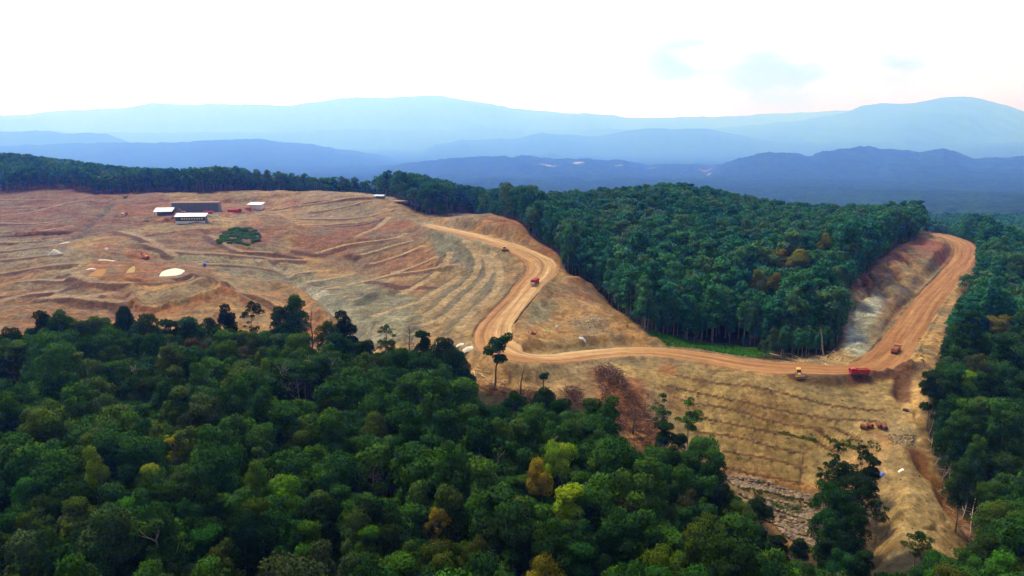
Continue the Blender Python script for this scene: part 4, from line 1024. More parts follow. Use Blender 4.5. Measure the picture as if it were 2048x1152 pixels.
# saplings and shrubs close the forest's cut edges
ii, dd, vv, ss = near_line(np.vstack([CLEARED, CLEARED[:1]]), 30)
edge_l = np.zeros_like(Z); edge_l.ravel()[ii] = 1 - dd / 30
c0 = len(cand); keep_ = cand; cand = []
scatter(300, 700, 3.9)
und = np.vstack(cand); cand = keep_
cu = ground(und[:, 0], und[:, 1], clr); eu = ground(und[:, 0], und[:, 1], edge_l)
gu_, gv_ = to_px(und[:, 0], und[:, 1], ground(und[:, 0], und[:, 1]))
und = und[(cu < .1) & (eu > .05) & (eu < .97) & ~in_poly(GREEN, und[:, 0], und[:, 1]) & (gu_ > 850) & (gs.random(len(und)) < .75)]
uz = ground(und[:, 0], und[:, 1]); uh = gs.uniform(4, 15, len(und))
cand = np.vstack([cand, und]); gz = np.r_[gz, uz]; hh = np.r_[hh, uh]; rest = np.r_[rest, np.ones(len(und), bool)]

# labels: colour, shape and where in the forest
def where(t):
    u, v = t['u'], t['v']
    if t['y'] > 420: return 'on the forested hill'
    if u > 1780: return 'in the right forest, ' + ('beside the spur' if u < 1900 else 'at the border')
    if 1630 < u: return 'in the island by the spur'
    if v < SIL_at(u) + 30: return 'edging the ' + ('ponds' if u < 450 else 'rock gully' if u < 700 else 'road bend' if u < 960 else 'debris slope' if u < 1300 else 'embankment')
    row = 'upper' if v < 800 else 'middle' if v < 960 else 'bottom'
    part = 'far left' if u < 260 else 'left' if u < 680 else 'left of lime tree' if u < 1060 else 'right of lime tree' if u < 1400 else 'near rip-rap'
    return row + ' forest, ' + part
def SIL_at(u): return float(np.interp(u, SIL[:, 0], SIL[:, 1]))
seen = {}
for t in trees: t['kind2'] = bool(t['label'])
for t in trees:
    if not t['label']: t['base'] = '%s %s tree %s' % (CNAME[t['col']], SHAPE[t['kind']], where(t)); seen.setdefault(t['base'], []).append(t)
for b_, ts in seen.items():
    if len(ts) == 1: ts[0]['label'] = b_
    else:
        ts.sort(key=lambda t: t['u']); nm = ['first', 'second', 'third', 'fourth', 'fifth', 'sixth', 'seventh', 'eighth', 'ninth', 'tenth']
        for i, t in enumerate(ts):
            t['label'] = ('leftmost ' if i == 0 else 'rightmost ' if i == len(ts) - 1 else nm[i] + ' from left ') + b_ if len(ts) > 1 else b_
def place_tree(t):
    r = bpy.data.objects.new('broadleaf_tree', None); COL.objects.link(r)
    r.empty_display_size = 1; r.location = (t['x'], t['y'], float(ground(t['x'], t['y'])))
    r.rotation_euler = (gs.normal() * .02, gs.normal() * .02, gs.uniform(0, 6.28)); s = t['h'] / HT
    r.scale = (s * t['sx'], s * t['sx'], s)
    r['label'] = t['label']; r['category'] = 'tree'; r['group'] = 'forest trees'
    tm, cm = PROTO[t['kind']][int(gs.integers(3))]
    for nm_, me in (('trunk', tm), ('crown', cm)):
        o = bpy.data.objects.new(nm_, me); COL.objects.link(o); o.parent = r
        c = np.array(COLS[t['col']]) * (1.15 if t['kind2'] else gs.uniform(.62, 1.12)) * (1 + .10 * gs.normal(size=3)).clip(.75, 1.3); o.color = (*[float(max(x, .004)) for x in c], 1)
    return r
for t in trees: place_tree(t)

# ---- the mass of the forest: one object, thousands of trees
P = cand[rest]; pz = gz[rest]; ph = hh[rest]; nP = len(P)
ki = gs.choice(5, nP, p=[.12, .38, .22, .2, .08]); jj = gs.integers(0, 2, nP)
rng_d = P[:, 1]
pid = np.where(rng_d < 330, ki * 2 + jj, np.where(rng_d < 800, 10 + ki * 2 + jj, 20 + ki))
me = bpy.data.meshes.new('forest'); me.vertices.add(nP)
me.vertices.foreach_set('co', np.c_[P, pz].astype(np.float32).ravel())
def pattr(nm_, typ, val):
    a = me.attributes.new(nm_, typ, 'POINT'); a.data.foreach_set('value' if typ != 'FLOAT_VECTOR' else 'vector', np.ascontiguousarray(val).ravel())
wd = gs.uniform(.64, 1.04, nP) * np.where(P[:, 1] > 350, 1.12, 1)
pattr('which', 'INT', pid.astype(np.int32)); pattr('turn', 'FLOAT_VECTOR', np.c_[np.zeros(nP), np.zeros(nP), gs.uniform(0, 6.28, nP)].astype(np.float32))
pattr('size', 'FLOAT_VECTOR', np.c_[ph / HT * wd, ph / HT * wd, ph / HT].astype(np.float32))
forest = bpy.data.objects.new('forest', me); COL.objects.link(forest); forest['kind'] = 'stuff'
ng = bpy.data.node_groups.new('forest_stand', 'GeometryNodeTree')
ng.interface.new_socket('Geometry', in_out='INPUT', socket_type='NodeSocketGeometry'); ng.interface.new_socket('Geometry', in_out='OUTPUT', socket_type='NodeSocketGeometry')
gi = ng.nodes.new('NodeGroupInput'); go = ng.nodes.new('NodeGroupOutput'); ip = ng.nodes.new('GeometryNodeInstanceOnPoints'); ci = ng.nodes.new('GeometryNodeCollectionInfo')
ci.inputs['Collection'].default_value = pc_; ci.inputs['Separate Children'].default_value = True; ci.inputs['Reset Children'].default_value = True
def named(nm_, typ):
    n_ = ng.nodes.new('GeometryNodeInputNamedAttribute'); n_.data_type = typ; n_.inputs['Name'].default_value = nm_; return n_.outputs['Attribute']
ng.links.new(gi.outputs[0], ip.inputs['Points']); ng.links.new(ci.outputs[0], ip.inputs['Instance']); ip.inputs['Pick Instance'].default_value = True
ng.links.new(named('which', 'INT'), ip.inputs['Instance Index'])
e2 = ng.nodes.new('FunctionNodeEulerToRotation'); ng.links.new(named('turn', 'FLOAT_VECTOR'), e2.inputs[0]); ng.links.new(e2.outputs[0], ip.inputs['Rotation'])
ng.links.new(named('size', 'FLOAT_VECTOR'), ip.inputs['Scale']); ng.links.new(ip.outputs[0], go.inputs[0])
md = forest.modifiers.new('stand', 'NODES'); md.node_group = ng
print('TREES', len(trees), 'FOREST', nP)
# ------------------------------------------------------------------ things on the works
def P_(name, col, rough=.55, metal=0.0, var=.12, sc=1.5): return plain(name, col, rough, metal, var, sc)
M_RED = P_('red_paint', (.66, .020, .022)); M_ORG = P_('orange_paint', (.60, .13, .025)); M_YEL = P_('yellow_paint', (.62, .33, .03)); M_WHT = P_('white_paint', (.78, .78, .76)); M_TYRE = P_('tyre_rubber', (.03, .027, .024), .9)
M_GLS = P_('dark_glass', (.03, .04, .05), .08); M_STL = P_('dark_steel', (.07, .065, .06), .6, .3); M_DIRT = P_('dusty_steel', (.33, .20, .09), .8); M_LAMP = P_('lamp_glass', (.75, .74, .65), .2); M_RUST = P_('rusty_steel', (.20, .065, .028), .85, .1, .4, 1.2)
M_RIM = P_('wheel_rim', (.30, .26, .22), .5, .4); M_GRY = P_('grey_cladding', (.14, .155, .17), .7); M_DGRY = P_('slate_cladding', (.045, .06, .075), .6); M_ROOF = P_('white_roof', (.82, .83, .82), .45); M_BLUE = P_('blue_plastic', (.02, .13, .55), .5); M_GRN = P_('green_tarp', (.02, .38, .11), .7)
M_CREAM = P_('pale_canvas', (.62, .57, .47), .8); M_LIME = P_('pale_spoil', (.72, .64, .50), .95, 0, .2, .6); M_LOAD = P_('soil_load', (.20, .105, .045), .95, 0, .3, 2); M_LOG = P_('peeled_log', (.52, .37, .20), .85, 0, .3, 1.0); M_BRANCH = P_('dry_branches', (.11, .05, .028), .95, 0, .5, .5)

def thing(name, label, cat, u=None, v=None, yaw=0.0, group=None, xy=None, sink=0.0, tilt=True, z=None):
    o = bpy.data.objects.new(name, None); COL.objects.link(o); o.empty_display_size = 1
    x, y = xy if xy is not None else land(u, v)
    zz = float(ground(x, y)) if z is None else z
    rr, rd = min(((math.hypot(a[0] - x, a[1] - y) - a[3], a[2]) for a in RW), key=lambda q: q[0])
    if z is None and rr < 0: zz = rd + .10
    o.location = (x, y, zz - sink); o.rotation_euler = (0, 0, yaw)
    if tilt:
        e = 2.0; gx = float(ground(x + e, y) - ground(x - e, y)) / (2 * e); gy_ = float(ground(x, y + e) - ground(x, y - e)) / (2 * e)
        if z is None and rr < 0: gx = gy_ = 0
        gx, gy_ = np.clip(gx, -.25, .25), np.clip(gy_, -.25, .25)
        o.rotation_euler = (Vector((-gx, -gy_, 1)).normalized().to_track_quat('Z', 'Y').to_matrix() @ Matrix.Rotation(yaw, 3, 'Z')).to_euler() if abs(gx) + abs(gy_) > .01 else (0, 0, yaw)
    o['label'] = label; o['category'] = cat
    if group: o['group'] = group
    return o
def part(name, mb, mats, parent, smooth=False):
    me = mb.mesh(name, mats if isinstance(mats, list) else [mats], smooth=smooth)
    o = bpy.data.objects.new(name, me); COL.objects.link(o); o.parent = parent; return o
def bx(lo, hi, **k):
    m = MB(); m.box(lo, hi, **k); return m
def road_yaw(u, v):
    x, y = land(u, v); i = int(np.argmin(np.hypot(RW[:, 0] - x, RW[:, 1] - y))); a, b = RW[max(i - 2, 0)], RW[min(i + 2, len(RW) - 1)]
    return math.atan2(b[1] - a[1], b[0] - a[0])
def ring(mb, c, r, w, axis='y', n=16, inner=0.0):
    V = []; F = []
    for s in (-w / 2, w / 2):
        for k in range(n):
            a = 2 * math.pi * k / n; p = (r * math.cos(a), r * math.sin(a))
            V.append((c[0] + p[0], c[1] + s, c[2] + p[1]) if axis == 'y' else (c[0] + s, c[1] + p[0], c[2] + p[1]))
    for k in range(n): F.append((k, (k + 1) % n, n + (k + 1) % n, n + k))
    F += [tuple(range(n))[::-1], tuple(range(n, 2 * n))]; mb.add(V, F)
def wheel(parent, x, y, r=.52, w=.34):
    t = MB(); ring(t, (x, y, r), r, w); o = part('wheel', t, M_TYRE, parent)
    q = MB(); ring(q, (x, y, r), r * .55, w + .05); part('rim', q, M_RIM, o); return o

def dump_truck(label, u, v, yaw, cabm, bodym, stripe=False):
    t = thing('dump_truck', label, 'dump truck', u, v, yaw, 'dump trucks on the works', tilt=v < 450)
    c = bx((-4.2, -.55, .75), (3.6, .55, 1.1)); c.box((-4.0, -1.1, .55), (-3.6, 1.1, .8)); c.box((.2, -1.15, .6), (1.5, -.6, 1.05)); c.box((.2, .6, .6), (1.5, 1.15, 1.05)); part('chassis', c, M_STL, t)
    k = MB(); k.box((2.25, -1.22, .75), (4.35, 1.22, 1.9)); k.box((2.35, -1.2, 1.9), (4.33, 1.2, 3.0), taper=(.86, .93)); k.box((2.5, -1.0, 3.0), (3.6, 1.0, 3.25), taper=(.7, .9)); cab_ = part('cab', k, cabm, t)
    part('windscreen', bx((4.20, -1.0, 2.02), (4.40, 1.0, 2.78)), M_GLS, cab_)
    for s in (-1, 1): part('side_window', bx((2.75, s * 1.17 - .05, 2.05), (3.95, s * 1.17 + .05, 2.7)), M_GLS, cab_)
    part('bumper', bx((4.3, -1.25, .55), (4.55, 1.25, 1.0)), M_WHT if stripe else cabm, cab_); part('grille', bx((4.33, -.75, 1.1), (4.40, .75, 1.75)), M_WHT if stripe else M_STL, cab_)
    for s in (-1, 1): part('headlight', bx((4.5, s * .95 - .18, .68), (4.6, s * .95 + .18, .9)), M_LAMP, t)
    for s in (-1, 1): part('mirror', bx((4.2, s * 1.45 - .08, 2.0), (4.32, s * 1.45 + .08, 2.6)), M_STL, cab_)
    d = MB(); w = 1.28
    d.box((-4.3, -w, 1.15), (1.9, w, 1.3))
    for s in (-1, 1):
        d.add([(-4.3, s * w, 1.3), (2.0, s * w, 1.3), (2.0, s * w, 2.85), (-4.3, s * w, 2.6), (-4.3, s * (w - .1), 1.3), (2.0, s * (w - .1), 1.3), (2.0, s * (w - .1), 2.85), (-4.3, s * (w - .1), 2.6)],
              [(0,1,2,3),(7,6,5,4),(3,2,6,7),(0,3,7,4),(1,5,6,2),(0,4,5,1)])
        for q in range(7): d.box((-4.1 + q * .95, s * (w + .04) - .05, 1.2), (-3.95 + q * .95, s * (w + .04) + .05, 2.6))
    d.box((1.9, -w, 1.15), (2.05, w, 3.05)); d.box((2.0, -w, 2.95), (3.3, w, 3.1)); body = part('dump_body', d, bodym, t)
    part('tailgate', bx((-4.42, -w, 1.15), (-4.3, w, 2.6)), bodym, body)
    ld = MB(); rr = np.random.default_rng(3); V = [(x, y, 2.25 + .45 * (1 - (y / 1.2) ** 2) * (1 - ((x + 1.1) / 3.2) ** 2) + .12 * rr.normal()) for x in np.linspace(-4.2, 1.85, 9) for y in np.linspace(-1.15, 1.15, 6)]
    ld.add(V, [(i * 6 + j, (i + 1) * 6 + j, (i + 1) * 6 + j + 1, i * 6 + j + 1) for i in range(8) for j in range(5)]); part('load', ld, M_LOAD, body)
    for x in (3.2, 1.75, -2.1, -3.45):
        for s in (-1, 1): wheel(t, x, s * 1.05)
    for s in (-1, 1): part('mudguard', bx((2.5, s * 1.12 - .18, 1.05), (3.9, s * 1.12 + .18, 1.18)), cabm, t)
    for s in (-1, 1): part('tail_lamp', bx((-4.48, s * 1.0 - .12, .9), (-4.40, s * 1.0 + .12, 1.08)), M_RED, t)
    return t
def excavator(label, u, v, yaw, pm, s=1.0, up=1.0, name='excavator', cat='excavator'):
    t = thing(name, label, cat, u, v, yaw, None); t.scale = (s, s, s)
    for q in (-1, 1):
        k = MB(); k.box((-1.9, q * 1.1 - .3, .05), (1.9, q * 1.1 + .3, .85)); ring(k, (-1.9, q * 1.1, .45), .42, .6); ring(k, (1.9, q * 1.1, .45), .42, .6); part('track', k, M_STL, t)
    b = MB(); b.box((-2.3, -1.35, 1.05), (1.2, 1.35, 1.95)); b.box((-2.5, -1.3, 1.1), (-1.4, 1.3, 2.35), taper=(.9, .95)); b.box((-.5, -.5, .7), (.5, .5, 1.05)); part('body', b, pm, t)
    c = part('cab', bx((-.2, .45, 1.95), (1.35, 1.3, 3.05), taper=(.85, .95)), pm, t); part('cab_window', bx((.1, .40, 2.2), (1.38, 1.35, 2.85), taper=(.9, .98)), M_GLS, c)
    m = MB(); P = [(1.0, -.25, 1.6), (2.2, -.25, 3.6 + 1.2 * up), (3.4, -.25, 4.4 + 1.6 * up)]
    for a, b_ in zip(P[:-1], P[1:]): m.tube([a, b_], [.36, .30], 4)
    bo = part('boom', m, pm, t)
    m = MB(); m.tube([P[-1], (P[-1][0] + 1.4, -.25, P[-1][2] - 2.6)], [.26, .18], 4); part('stick', m, pm, bo)
    e = (P[-1][0] + 1.4, -.25, P[-1][2] - 2.6); m = MB(); m.box((e[0] - .7, -.75, e[2] - .9), (e[0] + .3, .25, e[2] + .1), taper=(.7, 1)); part('bucket', m, M_STL, bo)
    m = MB(); m.tube([(1.15, -.25, 1.5), (P[1][0] - .1, -.25, P[1][2] - .8)], [.1, .08], 5); part('hydraulic_ram', m, M_RIM, bo)
    return t
def bulldozer(label, u, v, yaw, s=1.0):
    t = thing('bulldozer', label, 'bulldozer', u, v, yaw); t.scale = (s, s, s)
    for q in (-1, 1):
        k = MB(); k.box((-1.6, q * 1.0 - .28, .06), (1.5, q * 1.0 + .28, .95)); ring(k, (-1.6, q, .5), .45, .56); ring(k, (1.5, q, .5), .45, .56); part('track', k, M_STL, t)
    b = MB(); b.box((-1.9, -.75, .8), (.2, .75, 1.7)); b.box((.2, -.6, .8), (2.1, .6, 1.75), taper=(.94, .9)); part('body', b, M_YEL, t)
    c = part('cab', bx((-1.2, -.75, 1.7), (.35, .75, 3.0), taper=(.88, .92)), M_YEL, t); part('cab_window', bx((-1.1, -.79, 2.0), (.38, .79, 2.75), taper=(.92, .95)), M_GLS, c); part('cab_roof', bx((-1.35, -.85, 3.0), (.45, .85, 3.12)), M_YEL, c)
    k = MB(); k.add([(2.7, -1.7, .05), (2.7, 1.7, .05), (2.45, 1.7, .6), (2.45, -1.7, .6), (2.75, -1.7, 1.25), (2.75, 1.7, 1.25), (2.3, -1.7, .05), (2.3, 1.7, .05), (2.3, 1.7, 1.25), (2.3, -1.7, 1.25)], [(0,1,2,3),(3,2,5,4),(6,9,8,7),(4,5,8,9),(0,6,7,1),(0,3,9,6),(3,4,9),(1,7,8,2),(2,8,5)])
    for q in (-1, 1): k.box((.8, q * 1.35 - .1, .4), (2.35, q * 1.35 + .1, .65))
    part('blade', k, M_DIRT, t); m = MB(); m.tube([(1.2, .35, 1.7), (1.2, .35, 2.5)], [.07, .07], 6); part('exhaust', m, M_STL, t); return t
def pickup(label, u, v, yaw):
    t = thing('pickup_truck', label, 'pickup truck', u, v, yaw)
    b = MB(); b.box((-2.7, -.92, .5), (2.7, .92, 1.05)); b.box((1.2, -.9, 1.05), (2.6, .9, 1.22), taper=(.92, .92)); b.box((-2.7, -.92, 1.05), (-.75, -.82, 1.3)); b.box((-2.7, .82, 1.05), (-.75, .92, 1.3)); b.box((-2.7, -.92, 1.05), (-2.6, .92, 1.3)); part('body', b, M_WHT, t)
    c = part('cab', bx((-.8, -.88, 1.05), (1.5, .88, 1.85), taper=(.68, .84)), M_WHT, t); part('window', bx((-.65, -.86, 1.15), (1.42, .86, 1.68), taper=(.72, .90)), M_GLS, c)
    for x in (-1.6, 1.7):
        for s in (-1, 1): wheel(t, x, s * .82, .40, .26)
    for s in (-1, 1): part('headlight', bx((2.66, s * .7 - .15, .8), (2.74, s * .7 + .15, .98)), M_LAMP, t)
    return t

dump_truck('red dump truck side on, in the valley beside the dark windrow of soil', 1718, 750, math.pi + .06, M_RED, M_RED).scale = (.93, .93, .93)
dump_truck('orange dump truck seen from behind, climbing the right hand road', 1791, 706, road_yaw(1791, 706) + math.pi, M_ORG, P_('dusty_orange', (.50, .17, .06)))
dump_truck('red and white dump truck facing us on the inner bend', 1070, 570, road_yaw(1070, 570) + math.pi, M_RED, M_RED, True)
dump_truck('white fronted dump truck on the mine track left of the sheds', 250, 431, -1.5, M_WHT, M_ORG, True)
dump_truck('dusty brown dump truck at the far end of the mine track', 251, 396, -.7, M_DIRT, M_DIRT)
bulldozer('yellow bulldozer at the tip of the dark windrow on the road', 1598, 752, -.95, 1.05)
bulldozer('small yellow bulldozer on the outer edge of the upper road', 1010, 502, -.5, .95)
bulldozer('dusty bulldozer on the far left skyline of the mine', 176, 383, 2.6, .9)
pickup('white pickup truck parked above the settling ponds', 213, 502, .12).scale = (1.15, 1.15, 1.15)
excavator('orange excavator with raised arm above the settling ponds', 292, 517, math.pi - .35, M_ORG, 1.0, .8)
excavator('pinkish orange excavator beside the long grey hall', 365, 427, math.pi - .3, P_('faded_orange', (.55, .22, .12)), .95, .6)
excavator('small orange excavator on the flat inside the road bend', 1066, 668, 2.5, M_ORG, .5, .3, 'excavator')

# sheds: x along the front, -y towards the viewer
def shed(name, label, u, v, yaw, L_, W_, hf, hb, wallm, roofm, over=.5, windows=0, band=None, posts=False, ribs=0, doors=0, cat='shed', side=None):
    t = thing(name, label, cat, u, v, yaw, 'mine camp buildings', tilt=False, sink=.25)
    if posts:
        for x in np.linspace(-L_ / 2 + .2, L_ / 2 - .2, 4):
            for y, h in ((.15, hf), (W_ - .15, hb)): part('post', bx((x - .12, y - .12, 0), (x + .12, y + .12, h - .02)), M_STL, t)
        part('back_wall', bx((-L_ / 2, W_ + .01, 0), (L_ / 2, W_ + .13, hb - .05)), wallm, t)
    else:
        m = MB(); m.add([(-L_/2,0,-.6),(L_/2,0,-.6),(L_/2,W_,-.6),(-L_/2,W_,-.6),(-L_/2,0,hf),(L_/2,0,hf),(L_/2,W_,hb),(-L_/2,W_,hb)], [(0,1,5,4),(1,2,6,5),(2,3,7,6),(3,0,4,7),(4,5,6,7),(3,2,1,0)]); part('wall', m, wallm, t)
    m = MB(); o_ = over; sl = (hb - hf) / W_; z0 = hf + .03 - sl * o_; z1 = hb + .03 + sl * o_
    m.add([(-L_/2-o_,-o_,z0),(L_/2+o_,-o_,z0),(L_/2+o_,W_+o_,z1),(-L_/2-o_,W_+o_,z1),(-L_/2-o_,-o_,z0+.18),(L_/2+o_,-o_,z0+.18),(L_/2+o_,W_+o_,z1+.18),(-L_/2-o_,W_+o_,z1+.18)], [(0,1,5,4),(1,2,6,5),(2,3,7,6),(3,0,4,7),(4,5,6,7),(3,2,1,0)]); part('roof', m, roofm, t)
    if band: part('base_band', bx((-L_/2-.03, -.06, -.6), (L_/2+.03, 0.0, hf * .30)), band, t)
    for i in range(windows):
        x = -L_/2 + L_ * (.22 + .68 * i / max(windows - 1, 1)); w = part('window', bx((x - .65, -.07, hf * .55), (x + .65, -.004, hf * .74)), M_WHT, t)
    for i in range(ribs):
        x = -L_/2 + L_ * (i + .5) / ribs; part('panel_rib', bx((x - .12, -.10, -.3), (x + .12, -.004, hf - .05)), M_DGRY, t)
    return t
shed('office_shed', 'long dark shed with white roof, white base and window row', 381, 446, .10, 24.5, 7, 5.6, 7.4, M_DGRY, M_ROOF, .8, windows=9, band=M_WHT)
shed('workshop_hall', 'long grey panelled hall behind the dark office shed', 391, 424, .12, 43, 10, 9.0, 9.4, M_GRY, P_('dusty_roof', (.25, .17, .11), .9), .2, ribs=7, cat='hall')
shed('open_shed', 'open white roofed shelter at the left end of the grey hall', 326, 432, .16, 15, 9, 4.2, 6.6, M_GRY, M_ROOF, .6, posts=True, cat='shelter')
shed('store_shed', 'white shed with white lean-to roof right of the red containers', 509, 418, -.12, 12.5, 8, 4.6, 5.8, M_WHT, M_ROOF, 1.3)
shed('hut', 'tiny white roofed hut on the far left rim', 20, 372, .3, 7, 5, 3, 3.6, M_RUST, M_ROOF, .5, cat='hut')
shed('hut', 'white hut cut by the left border on the far rim', 4, 372, .2, 6, 5, 2.6, 3.2, M_CREAM, M_ROOF, .5, cat='hut')
shed('hut', 'low shelter with pale blue sheets behind the terraced rim', 756, 397, -.3, 10, 5, 2.6, 3.4, M_CREAM, P_('pale_blue_sheet', (.45, .55, .72), .6), .5, posts=True, cat='shelter')
shed('hut', 'small shelter with bright blue tarpaulin at the forest edge', 829, 413, -.2, 7, 5, 2.4, 3.0, M_CREAM, M_BLUE, .4, posts=True, cat='shelter')
shed('hut', 'brown roofed shelter between the two blue shelters', 801, 408, -.1, 12, 5, 2.4, 3.0, M_CREAM, P_('brown_sheet', (.42, .24, .13), .8), .4, posts=True, cat='shelter')
def container(label, u, v, yaw, L_, mt):
    t = thing('shipping_container', label, 'container', u, v, yaw, 'containers beside the sheds', tilt=False, sink=.1)
    m = bx((-L_/2, -1.2, 0), (L_/2, 1.2, 2.6))
    for x in np.arange(-L_/2 + .3, L_/2 - .2, .6): m.box((x, -1.26, .15), (x + .28, -1.2, 2.45))
    part('body', m, mt, t); part('door', bx((L_/2 + .004, -1.1, .15), (L_/2 + .08, 1.1, 2.45)), mt, t); part('frame', bx((-L_/2 - .05, -1.3, 2.6), (L_/2 + .05, 1.3, 2.72)), mt, t); return t
container('red container right behind the dark office shed', 417, 428, .08, 7.5, M_RED)
container('long red container, middle one of the row', 466, 424, .1, 9.5, M_RED)
container('short red container set end on beside the long red one', 478, 423, .5, 4.5, P_('dull_red', (.36, .03, .025)))
container('orange red container against the white store shed', 497, 420, .1, 5.5, P_('orange_red', (.58, .085, .03)))
def tarp(label, u, v, yaw, a, b, h, mt, name='tarpaulin', cat='tarpaulin', seed=0, group=None, drape=1.0):
    x0, y0 = land(u, v); g = np.random.default_rng(seed); m = MB(); n_ = 9; V = []
    z0 = float(ground(x0, y0)); c, s = math.cos(yaw), math.sin(yaw)
    for i in range(n_):
        for j in range(n_):
            p, q = (i / (n_ - 1) - .5) * 2, (j / (n_ - 1) - .5) * 2; r = max(abs(p), abs(q)); kx = 1 + .15 * g.normal() * (r > .9)
            lx, ly = p * a * kx, q * b * kx; X = x0 + lx * c - ly * s; Y = y0 + lx * s + ly * c
            V.append((lx * c - ly * s, lx * s + ly * c, drape * (float(ground(X, Y)) - z0) + .06 + h * (1 - r ** 2) * (.75 + .35 * g.random())))
    m.add(V, [(i * n_ + j, (i + 1) * n_ + j, (i + 1) * n_ + j + 1, i * n_ + j + 1) for i in range(n_ - 1) for j in range(n_ - 1)])
    o = bpy.data.objects.new(name, m.mesh(name, [mt], smooth=True)); COL.objects.link(o); o.location = (x0, y0, z0)
    o['label'] = label; o['category'] = cat
    if group: o['group'] = group
    return o
tarp('green tarpaulin heap in front of the red container', 418, 433, .1, 2.8, 1.5, 1.7, M_GRN, seed=1)
tarp('green and white tarpaulin heap right of the first green one', 434, 432, .2, 2.6, 1.3, 1.2, P_('pale_green_sheet', (.20, .48, .26), .7), seed=2)
tarp('pale canvas covered mound on the grey bench at left', 110, 509, 0, 3.4, 2.2, 3.4, M_CREAM, 'covered_mound', 'mound', 3)
tarp('white lime heap beside the road bend', 937, 700, .1, 2.9, 2.0, 1.5, M_LIME, 'lime_heap', 'heap', 4, drape=.35)
tarp('smaller pale heap left of the white lime heap', 922, 691, .2, 2.0, 1.3, 1.0, M_LIME, 'lime_heap', 'heap', 5, drape=.35)
tarp('crumpled blue sheet on the bare spur beside the tree island', 1764, 950, .6, .8, .7, .5, M_BLUE, seed=6)
tarp('small white sheet lying on the bare spur', 1802, 941, .2, 1.0, .5, .2, M_WHT, seed=7)
tarp('green sheet by the clearing edge beside the dump pile', 1872, 741, .4, .9, .7, .9, M_GRN, seed=8)
tarp('white sheet lying on the flat inside the road bend', 1165, 677, .05, 1.6, .6, .2, M_WHT, seed=9)
tarp('pale liner sheet on the bank above the ponds', 213, 521, .1, 5.4, .8, .5, M_CREAM, 'liner_sheet', 'sheet', 10)
tarp('white liner scrap at the corner of the ochre pond', 182, 538, .9, 2.6, .6, .4, M_WHT, 'liner_sheet', 'sheet', 11)
tarp('pale sheet beside the mine ditch at left', 130, 486, .2, 3.6, .9, .4, M_CREAM, 'liner_sheet', 'sheet', 12)
tarp('brown scrap heap in front of the open shelter', 334, 440, .1, 4.0, 2.0, 2.6, P_('scrap_brown', (.20, .11, .055), .9, 0, .4, 1), 'scrap_heap', 'heap', 21)
tarp('rusty scrap heap between the shelter and the dark office shed', 346, 437, .3, 3.0, 1.6, 2.2, M_RUST, 'scrap_heap', 'heap', 22)
tarp('long dark heap left of the open shelter', 296, 444, .05, 7.0, 1.6, 1.6, P_('dark_heap', (.06, .055, .05), .9, 0, .3, 1), 'spoil_heap', 'heap', 23)
def tank(label, u, v, r, h, mt):
    t = thing('water_tank', label, 'tank', u, v, 0); m = MB(); m.tube([(0, 0, 0), (0, 0, h), (0, 0, h * 1.12)], [r, r, r * .35], 14); part('body', m, mt, t); m = MB(); m.tube([(0, 0, h * 1.12), (0, 0, h * 1.2)], [r * .3, r * .3], 10); part('lid', m, mt, t); return t
tank('blue water tank on the grey bench right of the ponds', 409, 533, 1.1, 2.1, M_BLUE)
tank('small white tank on the flat inside the road bend', 1113, 657, .65, 1.2, M_WHT)
t = thing('canopy_tent', 'small green canopy on poles inside the road bend', 'canopy', 1096, 665, .3, tilt=False)
for x in (-.8, .8):
    for y in (-.7, .7): part('pole', bx((x - .05, y - .05, -.3), (x + .05, y + .05, 1.3)), M_STL, t)
m = MB(); m.add([(-1,-.9,1.3),(1,-.9,1.3),(1,.9,1.3),(-1,.9,1.3),(0,0,1.9)], [(0,1,4),(1,2,4),(2,3,4),(3,0,4),(3,2,1,0)]); part('canopy', m, M_GRN, t)
t = thing('water_pump', 'dark pump with hose on the pale track beside the embankment', 'pump', 1812, 822, .2)
m = bx((-.9, -.45, .25), (.7, .45, .95)); part('engine', m, M_STL, t); part('skid', bx((-1.1, -.55, .08), (1.0, .55, .25)), M_TYRE, t); m = MB(); m.tube([(.7, 0, .5), (1.5, .2, .3), (2.4, -.2, .12)], [.12, .12, .12], 8); part('hose', m, M_STL, t)
def culvert(label, u, v, yaw, r, L_, pitch=0):
    t = MB(); n_ = 20; V = []; F = []
    for x in np.linspace(-L_/2, L_/2, 13):
        for rr in (r + .05 * math.cos(x * 9), r * .93):
            for k in range(n_): a = 2 * math.pi * k / n_; V.append((x, rr * math.cos(a), r + rr * math.sin(a)))
    for i in range(12):
        for q in (0, 1):
            for k in range(n_):
                a = i * 2 * n_ + q * n_; b_ = a + 2 * n_; f = (a + k, a + (k + 1) % n_, b_ + (k + 1) % n_, b_ + k); F.append(f if q == 0 else f[::-1])
    for e in (0, 12):
        for k in range(n_): a = e * 2 * n_; F.append((a + k, a + (k + 1) % n_, a + n_ + (k + 1) % n_, a + n_ + k))
    t.add(V, F); o = bpy.data.objects.new('culvert_pipe', t.mesh('culvert_pipe', [M_RUST], smooth=True)); COL.objects.link(o)
    x, y = land(u, v); o.location = (x, y, float(ground(x, y)) - .08); o.rotation_euler = (0, pitch, yaw); o['label'] = label; o['category'] = 'pipe'; o['group'] = 'rusty culvert pipes'
culvert('corrugated rusty pipe, left pipe of the open ended pair', 1728, 858, 2.35, .95, 2.4)
culvert('corrugated rusty pipe, right pipe of the open ended pair', 1739, 855, 2.0, .90, 2.2)
culvert('rusty pipe lying down the slope, left one of the right pair', 1757, 853, 1.45, .88, 2.8, -.25)
culvert('rusty pipe lying down the slope, rightmost of the four', 1768, 857, 1.35, .88, 2.8, -.25)

